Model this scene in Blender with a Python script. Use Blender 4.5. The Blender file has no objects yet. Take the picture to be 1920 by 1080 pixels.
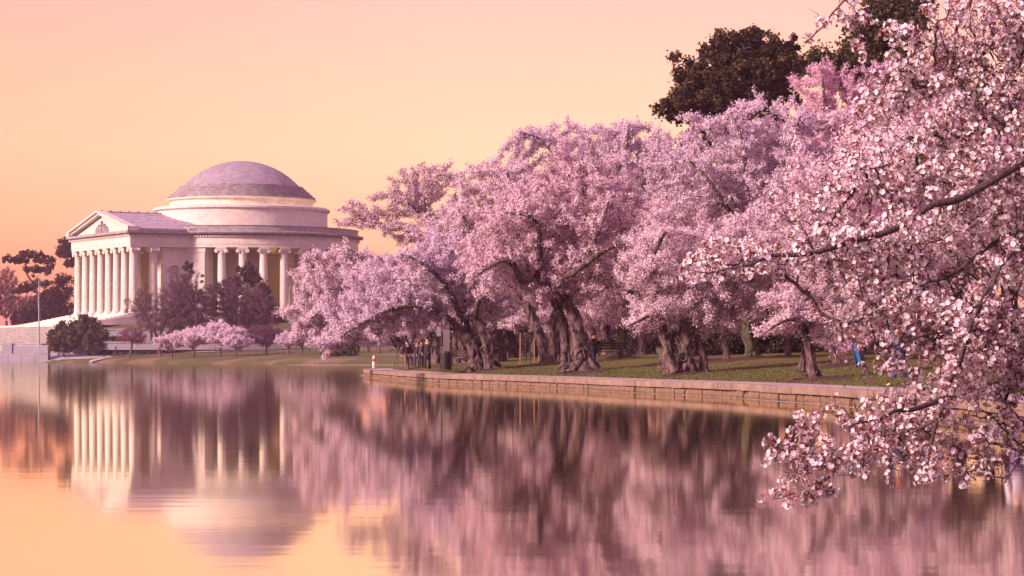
import bpy, bmesh, math, random
import numpy as np
from mathutils import Vector, Matrix, noise

random.seed(11)
RNG = np.random.default_rng(11)
scn = bpy.context.scene
COL = scn.collection
R = math.radians

# ------------------------------------------------------------------ camera, sky, sun, exposure
F, CAMZ, HY = 4533.0, 1.28, 668.0           # focal length in photo pixels, eye height, horizon row
cam = bpy.data.cameras.new('camera')
cam.lens = 36.0 * F / 1920.0
cam.sensor_width = 36
cam.shift_y = (HY - 540.0) / 1920.0
cam.clip_start = 0.3
cam.clip_end = 9000
camo = bpy.data.objects.new('camera', cam)
camo.location = (0, 0, CAMZ)
camo.rotation_euler = (R(90), 0, 0)
COL.objects.link(camo)
scn.camera = camo

SUN_AZ, SUN_EL = R(-122), R(24)             # measured clockwise from +Y (view direction)
world = bpy.data.worlds.new('World')
scn.world = world
world.use_nodes = True
wn, wl = world.node_tree.nodes, world.node_tree.links
wn.clear()
wout = wn.new('ShaderNodeOutputWorld')
addsh = wn.new('ShaderNodeAddShader')
wl.new(addsh.outputs[0], wout.inputs[0])
sky = wn.new('ShaderNodeTexSky')
sky.sky_type = 'NISHITA'
sky.sun_disc = False
sky.sun_elevation = SUN_EL
sky.sun_rotation = SUN_AZ
skb = wn.new('ShaderNodeBackground')
skb.inputs[1].default_value = 0.012
wl.new(sky.outputs[0], skb.inputs[0])
wl.new(skb.outputs[0], addsh.inputs[0])
tc = wn.new('ShaderNodeTexCoord')
sep = wn.new('ShaderNodeSeparateXYZ')
wl.new(tc.outputs['Generated'], sep.inputs[0])


def ramp(nodes, stops):
    r = nodes.new('ShaderNodeValToRGB')
    el = r.color_ramp.elements
    while len(el) > 1:
        el.remove(el[-1])
    el[0].position = stops[0][0]
    el[0].color = (*stops[0][1], 1)
    for p, c in stops[1:]:
        e = el.new(p)
        e.color = (*c, 1)
    return r


warm = ramp(wn, [(0.0, (1.0, 0.33, 0.14)), (0.03, (1.02, 0.44, 0.22)), (0.055, (1.05, 0.60, 0.34)),
                 (0.085, (1.07, 0.68, 0.42)), (0.115, (1.07, 0.62, 0.42)), (0.15, (1.06, 0.54, 0.45)),
                 (0.35, (0.72, 0.38, 0.38)), (0.7, (0.56, 0.30, 0.42)), (1.0, (0.48, 0.25, 0.44))])
warml = ramp(wn, [(0.0, (1.0, 0.20, 0.08)), (0.03, (1.0, 0.31, 0.13)), (0.055, (1.02, 0.45, 0.23)),
                  (0.085, (1.04, 0.54, 0.31)), (0.115, (1.04, 0.51, 0.33)), (0.15, (1.03, 0.45, 0.36)),
                  (0.35, (0.72, 0.37, 0.36)), (0.7, (0.56, 0.30, 0.42)), (1.0, (0.48, 0.25, 0.44))])
for rw in (warm, warml):
    for e in rw.color_ramp.elements:
        if e.position < 0.2:
            e.color = (e.color[0] * 0.745 * 1.22, e.color[1] * 0.745 * 1.0, e.color[2] * 0.745 * 0.96, 1)
cool = ramp(wn, [(0.0, (0.42, 0.18, 0.29)), (0.15, (0.55, 0.25, 0.43)), (0.4, (0.52, 0.26, 0.48)), (1.0, (0.48, 0.25, 0.44))])
wl.new(sep.outputs[2], warm.inputs[0])
wl.new(sep.outputs[2], cool.inputs[0])
wl.new(sep.outputs[2], warml.inputs[0])
mrx = wn.new('ShaderNodeMapRange')
mrx.inputs[1].default_value = -0.24
mrx.inputs[2].default_value = -0.02
wl.new(sep.outputs[0], mrx.inputs[0])
wlr = wn.new('ShaderNodeMixRGB')
wl.new(mrx.outputs[0], wlr.inputs[0])
wl.new(warml.outputs[0], wlr.inputs[1])
wl.new(warm.outputs[0], wlr.inputs[2])
dotn = wn.new('ShaderNodeVectorMath')
dotn.operation = 'DOT_PRODUCT'
dotn.inputs[1].default_value = (-0.45, 0.89, 0)
wl.new(tc.outputs['Generated'], dotn.inputs[0])
mr = wn.new('ShaderNodeMapRange')
mr.interpolation_type = 'SMOOTHSTEP'
mr.inputs[1].default_value = -0.35
mr.inputs[2].default_value = 0.75
wl.new(dotn.outputs['Value'], mr.inputs[0])
wmix = wn.new('ShaderNodeMixRGB')
wl.new(mr.outputs[0], wmix.inputs[0])
wl.new(cool.outputs[0], wmix.inputs[1])
wl.new(wlr.outputs[0], wmix.inputs[2])
gb = wn.new('ShaderNodeBackground')
gb.inputs[1].default_value = 1.0
wl.new(wmix.outputs[0], gb.inputs[0])
wl.new(gb.outputs[0], addsh.inputs[1])

sun = bpy.data.lights.new('sun', 'SUN')
sun.energy = 5.0
sun.color = (1.0, 0.74, 0.69)
sun.angle = R(11)
suno = bpy.data.objects.new('sun', sun)
sdir = Vector((math.sin(SUN_AZ) * math.cos(SUN_EL), math.cos(SUN_AZ) * math.cos(SUN_EL), math.sin(SUN_EL)))
suno.rotation_euler = sdir.to_track_quat('Z', 'Y').to_euler()
COL.objects.link(suno)

vs = scn.view_settings
vs.view_transform = 'Standard'
vs.look = 'None'
vs.exposure = 0.5
vs.gamma = 1.0
vs.use_curve_mapping = False
scn.cycles.max_bounces = 6
scn.cycles.diffuse_bounces = 3
scn.cycles.glossy_bounces = 3
scn.cycles.transmission_bounces = 4
scn.cycles.transparent_max_bounces = 6
scn.cycles.caustics_reflective = False
scn.cycles.caustics_refractive = False


def W(x, y, Y):
    return Vector(((x - 960.0) / F * Y, Y, CAMZ + (HY - y) / F * Y))


# ------------------------------------------------------------------ materials
MATS = {}


def mat(name, base=(0.5, 0.5, 0.5), base2=None, scale=5.0, rough=0.8, bump=0.0, bscale=None, metal=0.0, stretch=(1, 1, 1), detail=6,
        coord='Object', attr=False, transl=0.0, spec=0.3, emit=None):
    if name in MATS:
        return MATS[name]
    m = bpy.data.materials.new(name)
    m.use_nodes = True
    n, l = m.node_tree.nodes, m.node_tree.links
    n.clear()
    out = n.new('ShaderNodeOutputMaterial')
    b = n.new('ShaderNodeBsdfPrincipled')
    b.name = 'Principled BSDF'
    b.inputs['Roughness'].default_value = rough
    b.inputs['Metallic'].default_value = metal
    b.inputs['Specular IOR Level'].default_value = spec
    b.inputs['Base Color'].default_value = (*base, 1)
    colour = None
    t = n.new('ShaderNodeTexCoord')
    mp = n.new('ShaderNodeMapping')
    mp.inputs['Scale'].default_value = stretch
    l.new(t.outputs[coord], mp.inputs[0])
    if base2 is not None:
        nz = n.new('ShaderNodeTexNoise')
        nz.inputs['Scale'].default_value = scale
        nz.inputs['Detail'].default_value = detail
        nz.inputs['Roughness'].default_value = 0.65
        l.new(mp.outputs[0], nz.inputs[0])
        rp = ramp(n, [(0.40, base), (0.62, base2)] if name == 'cherry_bark' else [(0.32, base), (0.68, base2)])
        l.new(nz.outputs[0], rp.inputs[0])
        colour = rp.outputs[0]
    if attr:
        at = n.new('ShaderNodeAttribute')
        at.attribute_name = 'Col'
        mx = n.new('ShaderNodeMixRGB')
        mx.blend_type = 'MULTIPLY'
        mx.inputs[0].default_value = 1
        mx.inputs[1].default_value = (*base, 1)
        if colour is not None:
            l.new(colour, mx.inputs[1])
        l.new(at.outputs['Color'], mx.inputs[2])
        colour = mx.outputs[0]
    if colour is not None:
        l.new(colour, b.inputs['Base Color'])
    if bump:
        nb = n.new('ShaderNodeTexNoise')
        nb.inputs['Scale'].default_value = bscale or scale * 3
        nb.inputs['Detail'].default_value = 8
        l.new(mp.outputs[0], nb.inputs[0])
        bp = n.new('ShaderNodeBump')
        bp.inputs['Strength'].default_value = bump
        bp.inputs['Distance'].default_value = 0.14 if name == 'cherry_bark' else 0.05
        l.new(nb.outputs[0], bp.inputs['Height'])
        l.new(bp.outputs[0], b.inputs['Normal'])
    if emit:
        b.inputs['Emission Color'].default_value = (*emit[0], 1)
        b.inputs['Emission Strength'].default_value = emit[1]
    if transl:
        tr = n.new('ShaderNodeBsdfTranslucent')
        if colour is not None:
            l.new(colour, tr.inputs[0])
        else:
            tr.inputs[0].default_value = (*base, 1)
        ms = n.new('ShaderNodeMixShader')
        ms.inputs[0].default_value = transl
        l.new(b.outputs[0], ms.inputs[1])
        l.new(tr.outputs[0], ms.inputs[2])
        l.new(ms.outputs[0], out.inputs[0])
    else:
        l.new(b.outputs[0], out.inputs[0])
    MATS[name] = m
    return m


def marble_mat(name, c1, c2, stain, course=0.9, amt=0.5):
    m = bpy.data.materials.new(name)
    m.use_nodes = True
    n, l = m.node_tree.nodes, m.node_tree.links
    b = n['Principled BSDF']
    b.inputs['Roughness'].default_value = 0.75
    b.inputs['Specular IOR Level'].default_value = 0.25
    t = n.new('ShaderNodeTexCoord')
    nz = n.new('ShaderNodeTexNoise')
    nz.inputs['Scale'].default_value = 0.9
    nz.inputs['Detail'].default_value = 8
    nz.inputs['Distortion'].default_value = 1.2
    l.new(t.outputs['Object'], nz.inputs[0])
    r1 = ramp(n, [(0.38, c1), (0.62, c2)])
    l.new(nz.outputs[0], r1.inputs[0])
    mp = n.new('ShaderNodeMapping')
    mp.inputs['Scale'].default_value = (0.7, 0.7, 5.0)
    l.new(t.outputs['Object'], mp.inputs[0])
    n2 = n.new('ShaderNodeTexNoise')
    n2.inputs['Scale'].default_value = 1.3
    n2.inputs['Detail'].default_value = 7
    n2.inputs['Roughness'].default_value = 0.7
    l.new(mp.outputs[0], n2.inputs[0])
    r2 = ramp(n, [(0.5 - 0.1 * amt, (0, 0, 0)), (0.72, (1, 1, 1))])
    l.new(n2.outputs[0], r2.inputs[0])
    mu = n.new('ShaderNodeMath')
    mu.operation = 'MULTIPLY'
    mu.inputs[1].default_value = amt
    l.new(r2.outputs[0], mu.inputs[0])
    mx = n.new('ShaderNodeMixRGB')
    mx.inputs[2].default_value = (*stain, 1)
    l.new(mu.outputs[0], mx.inputs[0])
    l.new(r1.outputs[0], mx.inputs[1])
    l.new(mx.outputs[0], b.inputs['Base Color'])
    MATS[name] = m
    return m


M_marble = marble_mat('marble', (0.72, 0.64, 0.53), (0.60, 0.52, 0.44), (0.40, 0.33, 0.31), amt=0.35)
M_marble_dirty = marble_mat('weathered_marble', (0.42, 0.37, 0.36), (0.28, 0.23, 0.23), (0.17, 0.13, 0.13), amt=0.7)
M_dome = marble_mat('dome_stone', (0.36, 0.30, 0.33), (0.27, 0.21, 0.25), (0.16, 0.12, 0.14), amt=0.45)
M_domestep = marble_mat('dome_step_stone', (0.38, 0.32, 0.33), (0.24, 0.19, 0.20), (0.11, 0.08, 0.085), amt=0.8)
M_rooft = marble_mat('roof_stone', (0.46, 0.38, 0.43), (0.38, 0.31, 0.36), (0.30, 0.24, 0.27), amt=0.4)
M_step = marble_mat('step_stone', (0.48, 0.43, 0.39), (0.36, 0.31, 0.29), (0.22, 0.18, 0.17), amt=0.7)
M_inner_glow = mat('inner_stone_amber_glow', (0.50, 0.40, 0.27), (0.42, 0.33, 0.22), 0.4)  # amber lamp glow is put into the stone colour
M_terr = mat('terrace_stone', (0.28, 0.24, 0.27), (0.22, 0.19, 0.22), 0.6, stretch=(1, 1, 3))
M_quay = mat('quay_stone', (0.44, 0.40, 0.43), (0.36, 0.32, 0.35), 0.5, bump=0.2)
M_cope = mat('coping_stone', (0.36, 0.24, 0.18), (0.20, 0.125, 0.10), 1.6, rough=0.85, bump=0.6, bscale=14)
M_stone = mat('wall_stone', (0.31, 0.18, 0.11), (0.11, 0.062, 0.045), 2.2, rough=0.9, bump=1.0, bscale=9)
M_mortar = mat('mortar', (0.10, 0.065, 0.05), (0.05, 0.03, 0.025), 8)
M_pave = mat('paving', (0.42, 0.34, 0.33), (0.33, 0.26, 0.25), 1.5, rough=0.85, bump=0.2)
M_bark = mat('cherry_bark', (0.20, 0.125, 0.115), (0.028, 0.014, 0.016), 6.0, rough=0.95, bump=1.0, bscale=7, stretch=(1, 1, 0.4), detail=14)
M_bark2 = mat('branch_bark', (0.085, 0.045, 0.048), (0.05, 0.026, 0.03), 12.0, rough=0.85)
M_bark3 = mat('near_branch_bark', (0.13, 0.075, 0.075), (0.055, 0.03, 0.034), 25.0, rough=0.7, bump=0.5, bscale=60)
M_hollow_shade = mat('trunk_hollow_shade', (0.018, 0.008, 0.007))
M_moss = mat('mossy_bark', (0.11, 0.11, 0.045), (0.09, 0.055, 0.045), 3.0, rough=0.95, bump=1.0)
M_greybark = mat('far_bark', (0.12, 0.08, 0.085), (0.08, 0.05, 0.06), 3.0)
M_leafdark = mat('evergreen_leaf', (1, 1, 1), attr=True, transl=0.15, rough=0.6)
M_twig = mat('bare_twig', (1, 1, 1), attr=True, rough=0.8)
M_flower = mat('cherry_blossom', (1, 1, 1), attr=True, transl=0.5, rough=0.7, spec=0.15)
M_petal = mat('near_petals', (1, 1, 1), attr=True, transl=0.36, rough=0.65, spec=0.15)
M_wood = mat('stake_wood', (0.34, 0.20, 0.12), (0.24, 0.14, 0.08), 3, stretch=(4, 4, 0.5))
M_wood_dark = mat('dark_wood', (0.07, 0.035, 0.03), (0.04, 0.02, 0.02), 4)
M_black = mat('black_metal', (0.03, 0.018, 0.02), rough=0.45, spec=0.4)
M_grey = mat('grey_metal', (0.30, 0.27, 0.30), rough=0.5, metal=0.3)
M_greypillar = mat('grey_pillar', (0.22, 0.17, 0.16), (0.15, 0.11, 0.10), 4, bump=0.3)
M_skin = mat('skin', (0.55, 0.30, 0.22), rough=0.6)
M_white = mat('white_paint', (0.8, 0.78, 0.76), rough=0.5)
M_red = mat('red_paint', (0.75, 0.05, 0.03), rough=0.5)
M_glass = mat('lamp_glass', (0.6, 0.6, 0.7), rough=0.2)




def waterline(m, z0, z1, dark):
    n, l = m.node_tree.nodes, m.node_tree.links
    b = n['Principled BSDF']
    src = b.inputs['Base Color'].links[0].from_socket
    t = n.new('ShaderNodeTexCoord')
    sp_ = n.new('ShaderNodeSeparateXYZ')
    l.new(t.outputs['Object'], sp_.inputs[0])
    nz = n.new('ShaderNodeTexNoise')
    nz.inputs['Scale'].default_value = 5
    l.new(t.outputs['Object'], nz.inputs[0])
    ad = n.new('ShaderNodeMath')
    ad.operation = 'MULTIPLY_ADD'
    ad.inputs[1].default_value = 0.12
    l.new(nz.outputs[0], ad.inputs[0])
    l.new(sp_.outputs[2], ad.inputs[2])
    mr_ = n.new('ShaderNodeMapRange')
    mr_.inputs[1].default_value = z0
    mr_.inputs[2].default_value = z1
    l.new(ad.outputs[0], mr_.inputs[0])
    mx = n.new('ShaderNodeMixRGB')
    mx.inputs[1].default_value = (*dark, 1)
    l.new(mr_.outputs[0], mx.inputs[0])
    l.new(src, mx.inputs[2])
    l.new(mx.outputs[0], b.inputs['Base Color'])


waterline(M_stone, 0.15, 0.24, (0.05, 0.04, 0.02))

# ------------------------------------------------------------------ object helpers
def link(o, parent=None):
    COL.objects.link(o)
    if parent is not None:
        o.parent = parent
    return o


def tag(o, label=None, cat=None, group=None, kind=None):
    if label:
        o['label'] = label
    if cat:
        o['category'] = cat
    if group:
        o['group'] = group
    if kind:
        o['kind'] = kind
    return o


def thing(name, loc, label, cat, group=None, rz=0.0):
    o = bpy.data.objects.new(name, None)
    o.empty_display_size = 0.3
    o.location = loc
    o.rotation_euler = (0, 0, rz)
    link(o)
    return tag(o, label, cat, group)


def copy_tree(root, parent=None):
    c = root.copy()
    COL.objects.link(c)
    c.parent = parent
    for ch in list(root.children):
        copy_tree(ch, c)
    return c


class MB:
    def __init__(s):
        s.v, s.f = [], []

    def add(s, vs_, fs_, M=None):
        b = len(s.v)
        if M is not None:
            vs_ = [M @ Vector(p) for p in vs_]
        s.v += [tuple(p) for p in vs_]
        s.f += [tuple(i + b for i in f) for f in fs_]
        return s

    def box(s, x0, x1, y0, y1, z0, z1, M=None):
        return s.add([(x0, y0, z0), (x1, y0, z0), (x1, y1, z0), (x0, y1, z0), (x0, y0, z1), (x1, y0, z1), (x1, y1, z1), (x0, y1, z1)],
                     [(0, 3, 2, 1), (4, 5, 6, 7), (0, 1, 5, 4), (1, 2, 6, 5), (2, 3, 7, 6), (3, 0, 4, 7)], M)

    def cbox(s, x0, x1, y0, y1, z0, z1, c=0.02, M=None):
        vs_ = []
        for (z, ins) in ((z0, c), (z0 + c, 0), (z1 - c, 0), (z1, c)):
            for (x, y) in ((x0 + ins, y0 + ins), (x1 - ins, y0 + ins), (x1 - ins, y1 - ins), (x0 + ins, y1 - ins)):
                vs_.append((x, y, z))
        fs_ = [(3, 2, 1, 0), (12, 13, 14, 15)]
        for k in range(3):
            for j in range(4):
                a, b_ = k * 4 + j, k * 4 + (j + 1) % 4
                fs_.append((a, b_, b_ + 4, a + 4))
        return s.add(vs_, fs_, M)

    def lathe(s, prof, n=24, a0=0.0, a1=2 * math.pi, M=None, capb=False, capt=False):
        full = abs(a1 - a0 - 2 * math.pi) < 1e-6
        m = n if full else n + 1
        vs_ = []
        for i in range(m):
            a = a0 + (a1 - a0) * i / n
            for r, z in prof:
                vs_.append((r * math.cos(a), r * math.sin(a), z))
        k = len(prof)
        fs_ = []
        for i in range(n):
            j = (i + 1) % m
            for q in range(k - 1):
                fs_.append((i * k + q, j * k + q, j * k + q + 1, i * k + q + 1))
        if capb:
            fs_.append(tuple(i * k for i in reversed(range(m))))
        if capt:
            fs_.append(tuple(i * k + k - 1 for i in range(m)))
        return s.add(vs_, fs_, M)

    def tube(s, pts, rs, n=8, cap=True, M=None):
        pts = [Vector(p) for p in pts]
        vs_, fs_ = [], []
        u = None
        for i, p in enumerate(pts):
            d = (pts[min(i + 1, len(pts) - 1)] - pts[max(i - 1, 0)]).normalized()
            if u is None:
                u = d.orthogonal().normalized()
            u = (u - d * u.dot(d)).normalized()
            w = d.cross(u)
            r = rs[i] if hasattr(rs, '__len__') else rs
            for k in range(n):
                a = 2 * math.pi * k / n
                vs_.append(p + (u * math.cos(a) + w * math.sin(a)) * r)
        for i in range(len(pts) - 1):
            for k in range(n):
                a, b_ = i * n + k, i * n + (k + 1) % n
                fs_.append((a, b_, b_ + n, a + n))
        if cap:
            fs_.append(tuple(reversed(range(n))))
            fs_.append(tuple(range((len(pts) - 1) * n, len(pts) * n)))
        return s.add(vs_, fs_, M)

    def ball(s, c, r, M=None, n=10, m=6, sq=(1, 1, 1)):
        prof = [(max(1e-4, math.sin(math.pi * i / m)) * r, -math.cos(math.pi * i / m) * r) for i in range(m + 1)]
        T = Matrix.Translation(c) @ Matrix.Diagonal((*sq, 1))
        if M is not None:
            T = M @ T
        return s.lathe(prof, n, M=T)

    def mesh(s, name, m=None, smooth=False):
        me = bpy.data.meshes.new(name)
        me.from_pydata(s.v, [], s.f)
        if m:
            me.materials.append(m)
        if smooth:
            me.polygons.foreach_set('use_smooth', [True] * len(me.polygons))
        me.update()
        return me

    def build(s, name, m, parent=None, smooth=False, loc=None, kind=None):
        o = bpy.data.objects.new(name, s.mesh(name, m, smooth))
        link(o, parent)
        if loc is not None:
            o.location = loc
        if kind:
            o['kind'] = kind
        return o


def np_mesh(name, V, Q, m, col=None, smooth=False):
    """V (N,3) float, Q (M,k) int faces, all faces alike"""
    me = bpy.data.meshes.new(name)
    k = Q.shape[1]
    me.vertices.add(len(V))
    me.vertices.foreach_set('co', np.ascontiguousarray(V, dtype=np.float32).ravel())
    me.loops.add(Q.size)
    me.loops.foreach_set('vertex_index', Q.astype(np.int32).ravel())
    me.polygons.add(len(Q))
    me.polygons.foreach_set('loop_start', np.arange(0, Q.size, k, dtype=np.int32))
    if smooth:
        me.polygons.foreach_set('use_smooth', np.ones(len(Q), dtype=bool))
    if col is not None:
        a = me.color_attributes.new('Col', 'FLOAT_COLOR', 'POINT')
        c4 = np.ones((len(V), 4), dtype=np.float32)
        c4[:, :3] = col
        a.data.foreach_set('color', c4.ravel())
    me.materials.append(m)
    me.update(calc_edges=True)
    return me


def add_obj(name, me, parent=None, loc=None, kind=None):
    o = bpy.data.objects.new(name, me)
    link(o, parent)
    if loc is not None:
        o.location = loc
    if kind:
        o['kind'] = kind
    return o


def unit(v):
    return v / np.maximum(np.linalg.norm(v, axis=-1, keepdims=True), 1e-9)


def rand_dirs(n, rng=RNG):
    return unit(rng.normal(size=(n, 3)))


def quads(C, size, rng=RNG, normal=None, jitter=1.0, aspect=0.8):
    """one four-cornered petal / leaf clump at each centre"""
    n = len(C)
    N = rand_dirs(n, rng) if normal is None else unit(normal + jitter * rng.normal(size=(n, 3)))
    U = unit(np.cross(N, rand_dirs(n, rng)))
    Vv = np.cross(N, U)
    s = (np.asarray(size) * rng.uniform(0.7, 1.25, n))[:, None] if np.ndim(size) == 0 else np.asarray(size)[:, None]
    bend = N * s * rng.uniform(-0.35, 0.35, n)[:, None]
    V = np.stack([C - U * s, C - Vv * s * aspect + bend, C + U * s, C + Vv * s * aspect + bend], 1).reshape(-1, 3)
    return V, np.arange(4 * n).reshape(n, 4)


def tris(C, size, rng, normal, jitter=0.9):
    n = len(C)
    N = unit(normal + jitter * rng.normal(size=(n, 3)))
    U = unit(np.cross(N, rand_dirs(n, rng)))
    Vv = np.cross(N, U)
    s_ = (size * 1.25 * rng.uniform(0.7, 1.25, n))[:, None]
    V = np.stack([C - U * s_, C + U * s_ * 0.4 - Vv * s_ * 0.85, C + U * s_ * 0.5 + Vv * s_ * 0.8], 1).reshape(-1, 3)
    return V, np.arange(3 * n).reshape(n, 3)


def seg_tubes(P0, P1, r0, r1, k=4):
    d = unit(P1 - P0)
    ref = np.where(np.abs(d[:, 2:3]) > 0.9, np.array([[1.0, 0, 0]]), np.array([[0, 0, 1.0]]))
    u = unit(np.cross(d, ref))
    w = np.cross(d, u)
    a = np.arange(k) * 2 * np.pi / k
    ring = u[:, None, :] * np.cos(a)[None, :, None] + w[:, None, :] * np.sin(a)[None, :, None]
    A = P0[:, None, :] + ring * np.asarray(r0)[:, None, None]
    B = P1[:, None, :] + ring * np.asarray(r1)[:, None, None]
    V = np.concatenate([A, B], 1).reshape(-1, 3)
    n = len(P0)
    base = (np.arange(n) * 2 * k)[:, None, None]
    i = np.arange(k)
    f = np.stack([i, (i + 1) % k, (i + 1) % k + k, i + k], 1)[None]
    return V, (base + f).reshape(-1, 4)


def colonize(S, SP, A, step, kill, maxit=220, maxn=9000, jit=0.25, grav=0.0, rng=RNG):
    """space colonisation: S seed nodes with parents SP, A attraction points"""
    P = np.zeros((maxn + 4000, 3))
    n = len(S)
    P[:n] = S
    par = list(SP)
    D = ((A[:, None, :] - P[None, :n, :]) ** 2).sum(2)
    ni = D.argmin(1)
    nd = D.min(1)
    for it in range(maxit):
        al = np.nonzero(nd > kill * kill)[0]
        if len(al) == 0 or n > maxn:
            break
        A, ni, nd = A[al], ni[al], nd[al]
        dirs = np.zeros((n, 3))
        np.add.at(dirs, ni, unit(A - P[ni]))
        idx = np.unique(ni)
        d = unit(unit(dirs[idx]) + jit * rng.normal(size=(len(idx), 3)) + np.array([0, 0, grav]))
        new = P[idx] + d * step
        k = len(idx)
        if n + k >= len(P):
            break
        P[n:n + k] = new
        par += list(idx)
        D = (A ** 2).sum(1)[:, None] - 2 * A @ new.T + (new ** 2).sum(1)[None]
        j = D.argmin(1)
        dm = D[np.arange(len(A)), j]
        better = dm < nd
        ni = np.where(better, n + j, ni)
        nd = np.where(better, dm, nd)
        n += k
    return P[:n].copy(), np.array(par)


def node_radii(par, tip, p=2.3, n0=0):
    n = len(par)
    acc = np.zeros(n)
    for i in range(n - 1, -1, -1):
        if acc[i] == 0:
            acc[i] = tip ** p
        q = par[i]
        if q >= 0 and i >= n0:
            acc[q] += acc[i]
    return acc ** (1 / p)


def sample_ellipsoids(E, n, rng=RNG, shell=0.35, ragged=0.42, pads=0.0):
    """E: list of (cx,cy,cz, rx,ry,rz) in metres"""
    E = np.array(E, float)
    vol = E[:, 3] * E[:, 4] * E[:, 5]
    vol = vol ** 0.8
    k = rng.choice(len(E), size=n, p=vol / vol.sum())
    r = rng.uniform(0, 1, n) ** shell
    d = rand_dirs(n, rng)
    ph = rng.uniform(0, 6.28, (len(E), 4))
    w = (np.sin(d[:, 0] * 7 + ph[k, 0]) + np.sin(d[:, 1] * 6 + d[:, 2] * 5 + ph[k, 1]) + np.sin(d[:, 2] * 9 + ph[k, 2]) + np.sin(d[:, 0] * 13 - d[:, 2] * 11 + ph[k, 3])) / 4
    r = r * (0.98 + ragged * w)
    out = E[k, :3] + d * r[:, None] * E[k, 3:6]
    if pads:
        nl = max(6, n // 42)
        c = out[rng.integers(0, n, nl)]
        cen = E[:, :3].mean(0)
        ext = np.median(E[:, 3:6].min(1))
        j = rng.integers(0, nl, int(n * pads))
        q = rand_dirs(len(j), rng) * (rng.uniform(0, 1, len(j)) ** 0.5)[:, None]
        rad_ = ext * rng.uniform(0.38, 0.75, nl)[j][:, None]
        o = q * rad_ * np.array([1, 1, 0.12])
        away = c[j] - cen
        hd = np.linalg.norm(away[:, :2], axis=1) + 1e-6
        lean = (o[:, 0] * away[:, 0] + o[:, 1] * away[:, 1]) / hd
        o[:, 2] -= 0.35 * lean * np.clip(hd / (3 * ext), 0, 1)
        out[:len(j)] = c[j] + o
    return out


def smooth_poly(pts, rs, step):
    """Catmull-Rom through world points, sampled about every step metres"""
    out, ro = [], []
    n = len(pts)
    for i in range(n - 1):
        p0, p1, p2, p3 = pts[max(i - 1, 0)], pts[i], pts[i + 1], pts[min(i + 2, n - 1)]
        m = max(1, int((p2 - p1).length / step))
        for k in range(m):
            t = k / m
            t2, t3 = t * t, t * t * t
            out.append(0.5 * ((2 * p1) + (p2 - p0) * t + (2 * p0 - 5 * p1 + 4 * p2 - p3) * t2 + (3 * p1 - p0 - 3 * p2 + p3) * t3))
            ro.append(rs[i] * (1 - t) + rs[i + 1] * t)
    out.append(pts[-1])
    ro.append(rs[-1])
    return out, ro


def gnarly_tube(pts, rs, n=14, step=0.1, bump=0.22, flare=0.0, seed=0.0):
    """bark tube whose surface swells, ridges and flares at the root"""
    P, Rr = smooth_poly([Vector(p) for p in pts], rs, step)
    vs_, fs_ = [], []
    u = None
    L = 0
    for i, p in enumerate(P):
        d = (P[min(i + 1, len(P) - 1)] - P[max(i - 1, 0)]).normalized()
        if u is None:
            u = d.orthogonal().normalized()
        u = (u - d * u.dot(d)).normalized()
        w = d.cross(u)
        if i:
            L += (p - P[i - 1]).length
        fl = 1 + flare * math.exp(-L / 0.28)
        for k in range(n):
            a = 2 * math.pi * k / n
            q = u * math.cos(a) + w * math.sin(a)
            nz = noise.noise(Vector((q.x * 1.3, q.y * 1.3, L * 2.2 + seed))) + 0.6 * noise.noise(Vector((q.x * 3.5 + 7, q.y * 3.5, L * 5 + seed))) - 0.35 * abs(noise.noise(Vector((q.x * 7 + 3, q.y * 7, L * 2.5 + seed))))
            root = 1 + (fl - 1) * (0.7 + 0.6 * math.sin(a * 3 + seed * 3))
            vs_.append(p + q * Rr[i] * (1 + bump * nz * 1.6) * root)
    for i in range(len(P) - 1):
        for k in range(n):
            a, b_ = i * n + k, i * n + (k + 1) % n
            fs_.append((a, b_, b_ + n, a + n))
    fs_.append(tuple(reversed(range(n))))
    fs_.append(tuple(range((len(P) - 1) * n, len(P) * n)))
    mb = MB()
    mb.add(vs_, fs_)
    return mb, P, Rr


# ------------------------------------------------------------------ shoreline and near bank
def ywl(y):
    return F * CAMZ / (y - HY)


PX_WALL = [(682, 704), (700, 708), (752, 713), (820, 718.7), (935, 723.5), (1020, 727.5), (1095, 731), (1134, 733.6), (1249, 739), (1364, 745),
           (1460, 752), (1584, 761), (1760, 781), (1920, 806)]
way = [Vector((120, 240, 0)), Vector((70, 215, 0)), Vector((30, 200, 0)), Vector((4, 192, 0)), Vector((-6, 182, 0)), Vector((-9.6, 171, 0))]
for x, y in PX_WALL:
    Y = ywl(y)
    way.append(Vector(((x - 960) / F * Y, Y, 0)))
way += [Vector((8.6, 32, 0)), Vector((7.6, 22, 0)), Vector((6.6, 13, 0)), Vector((6.2, 6, 0)), Vector((6.0, -2, 0)), Vector((6.0, -20, 0))]
PATH, _ = smooth_poly(way, [0] * len(way), 0.5)
PATH = np.array([(p.x, p.y) for p in PATH])
seg = np.diff(PATH, axis=0)
SL = np.concatenate([[0], np.cumsum(np.linalg.norm(seg, axis=1))])
TOTAL = SL[-1]


def path_at(s):
    s = min(max(s, 0), TOTAL - 1e-3)
    x = np.interp(s, SL, PATH[:, 0])
    y = np.interp(s, SL, PATH[:, 1])
    x2 = np.interp(s + 0.3, SL, PATH[:, 0]) - np.interp(s - 0.3, SL, PATH[:, 0])
    y2 = np.interp(s + 0.3, SL, PATH[:, 1]) - np.interp(s - 0.3, SL, PATH[:, 1])
    t = Vector((x2, y2)).normalized()
    return Vector((x, y)), t, Vector((-t.y, t.x))


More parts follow.
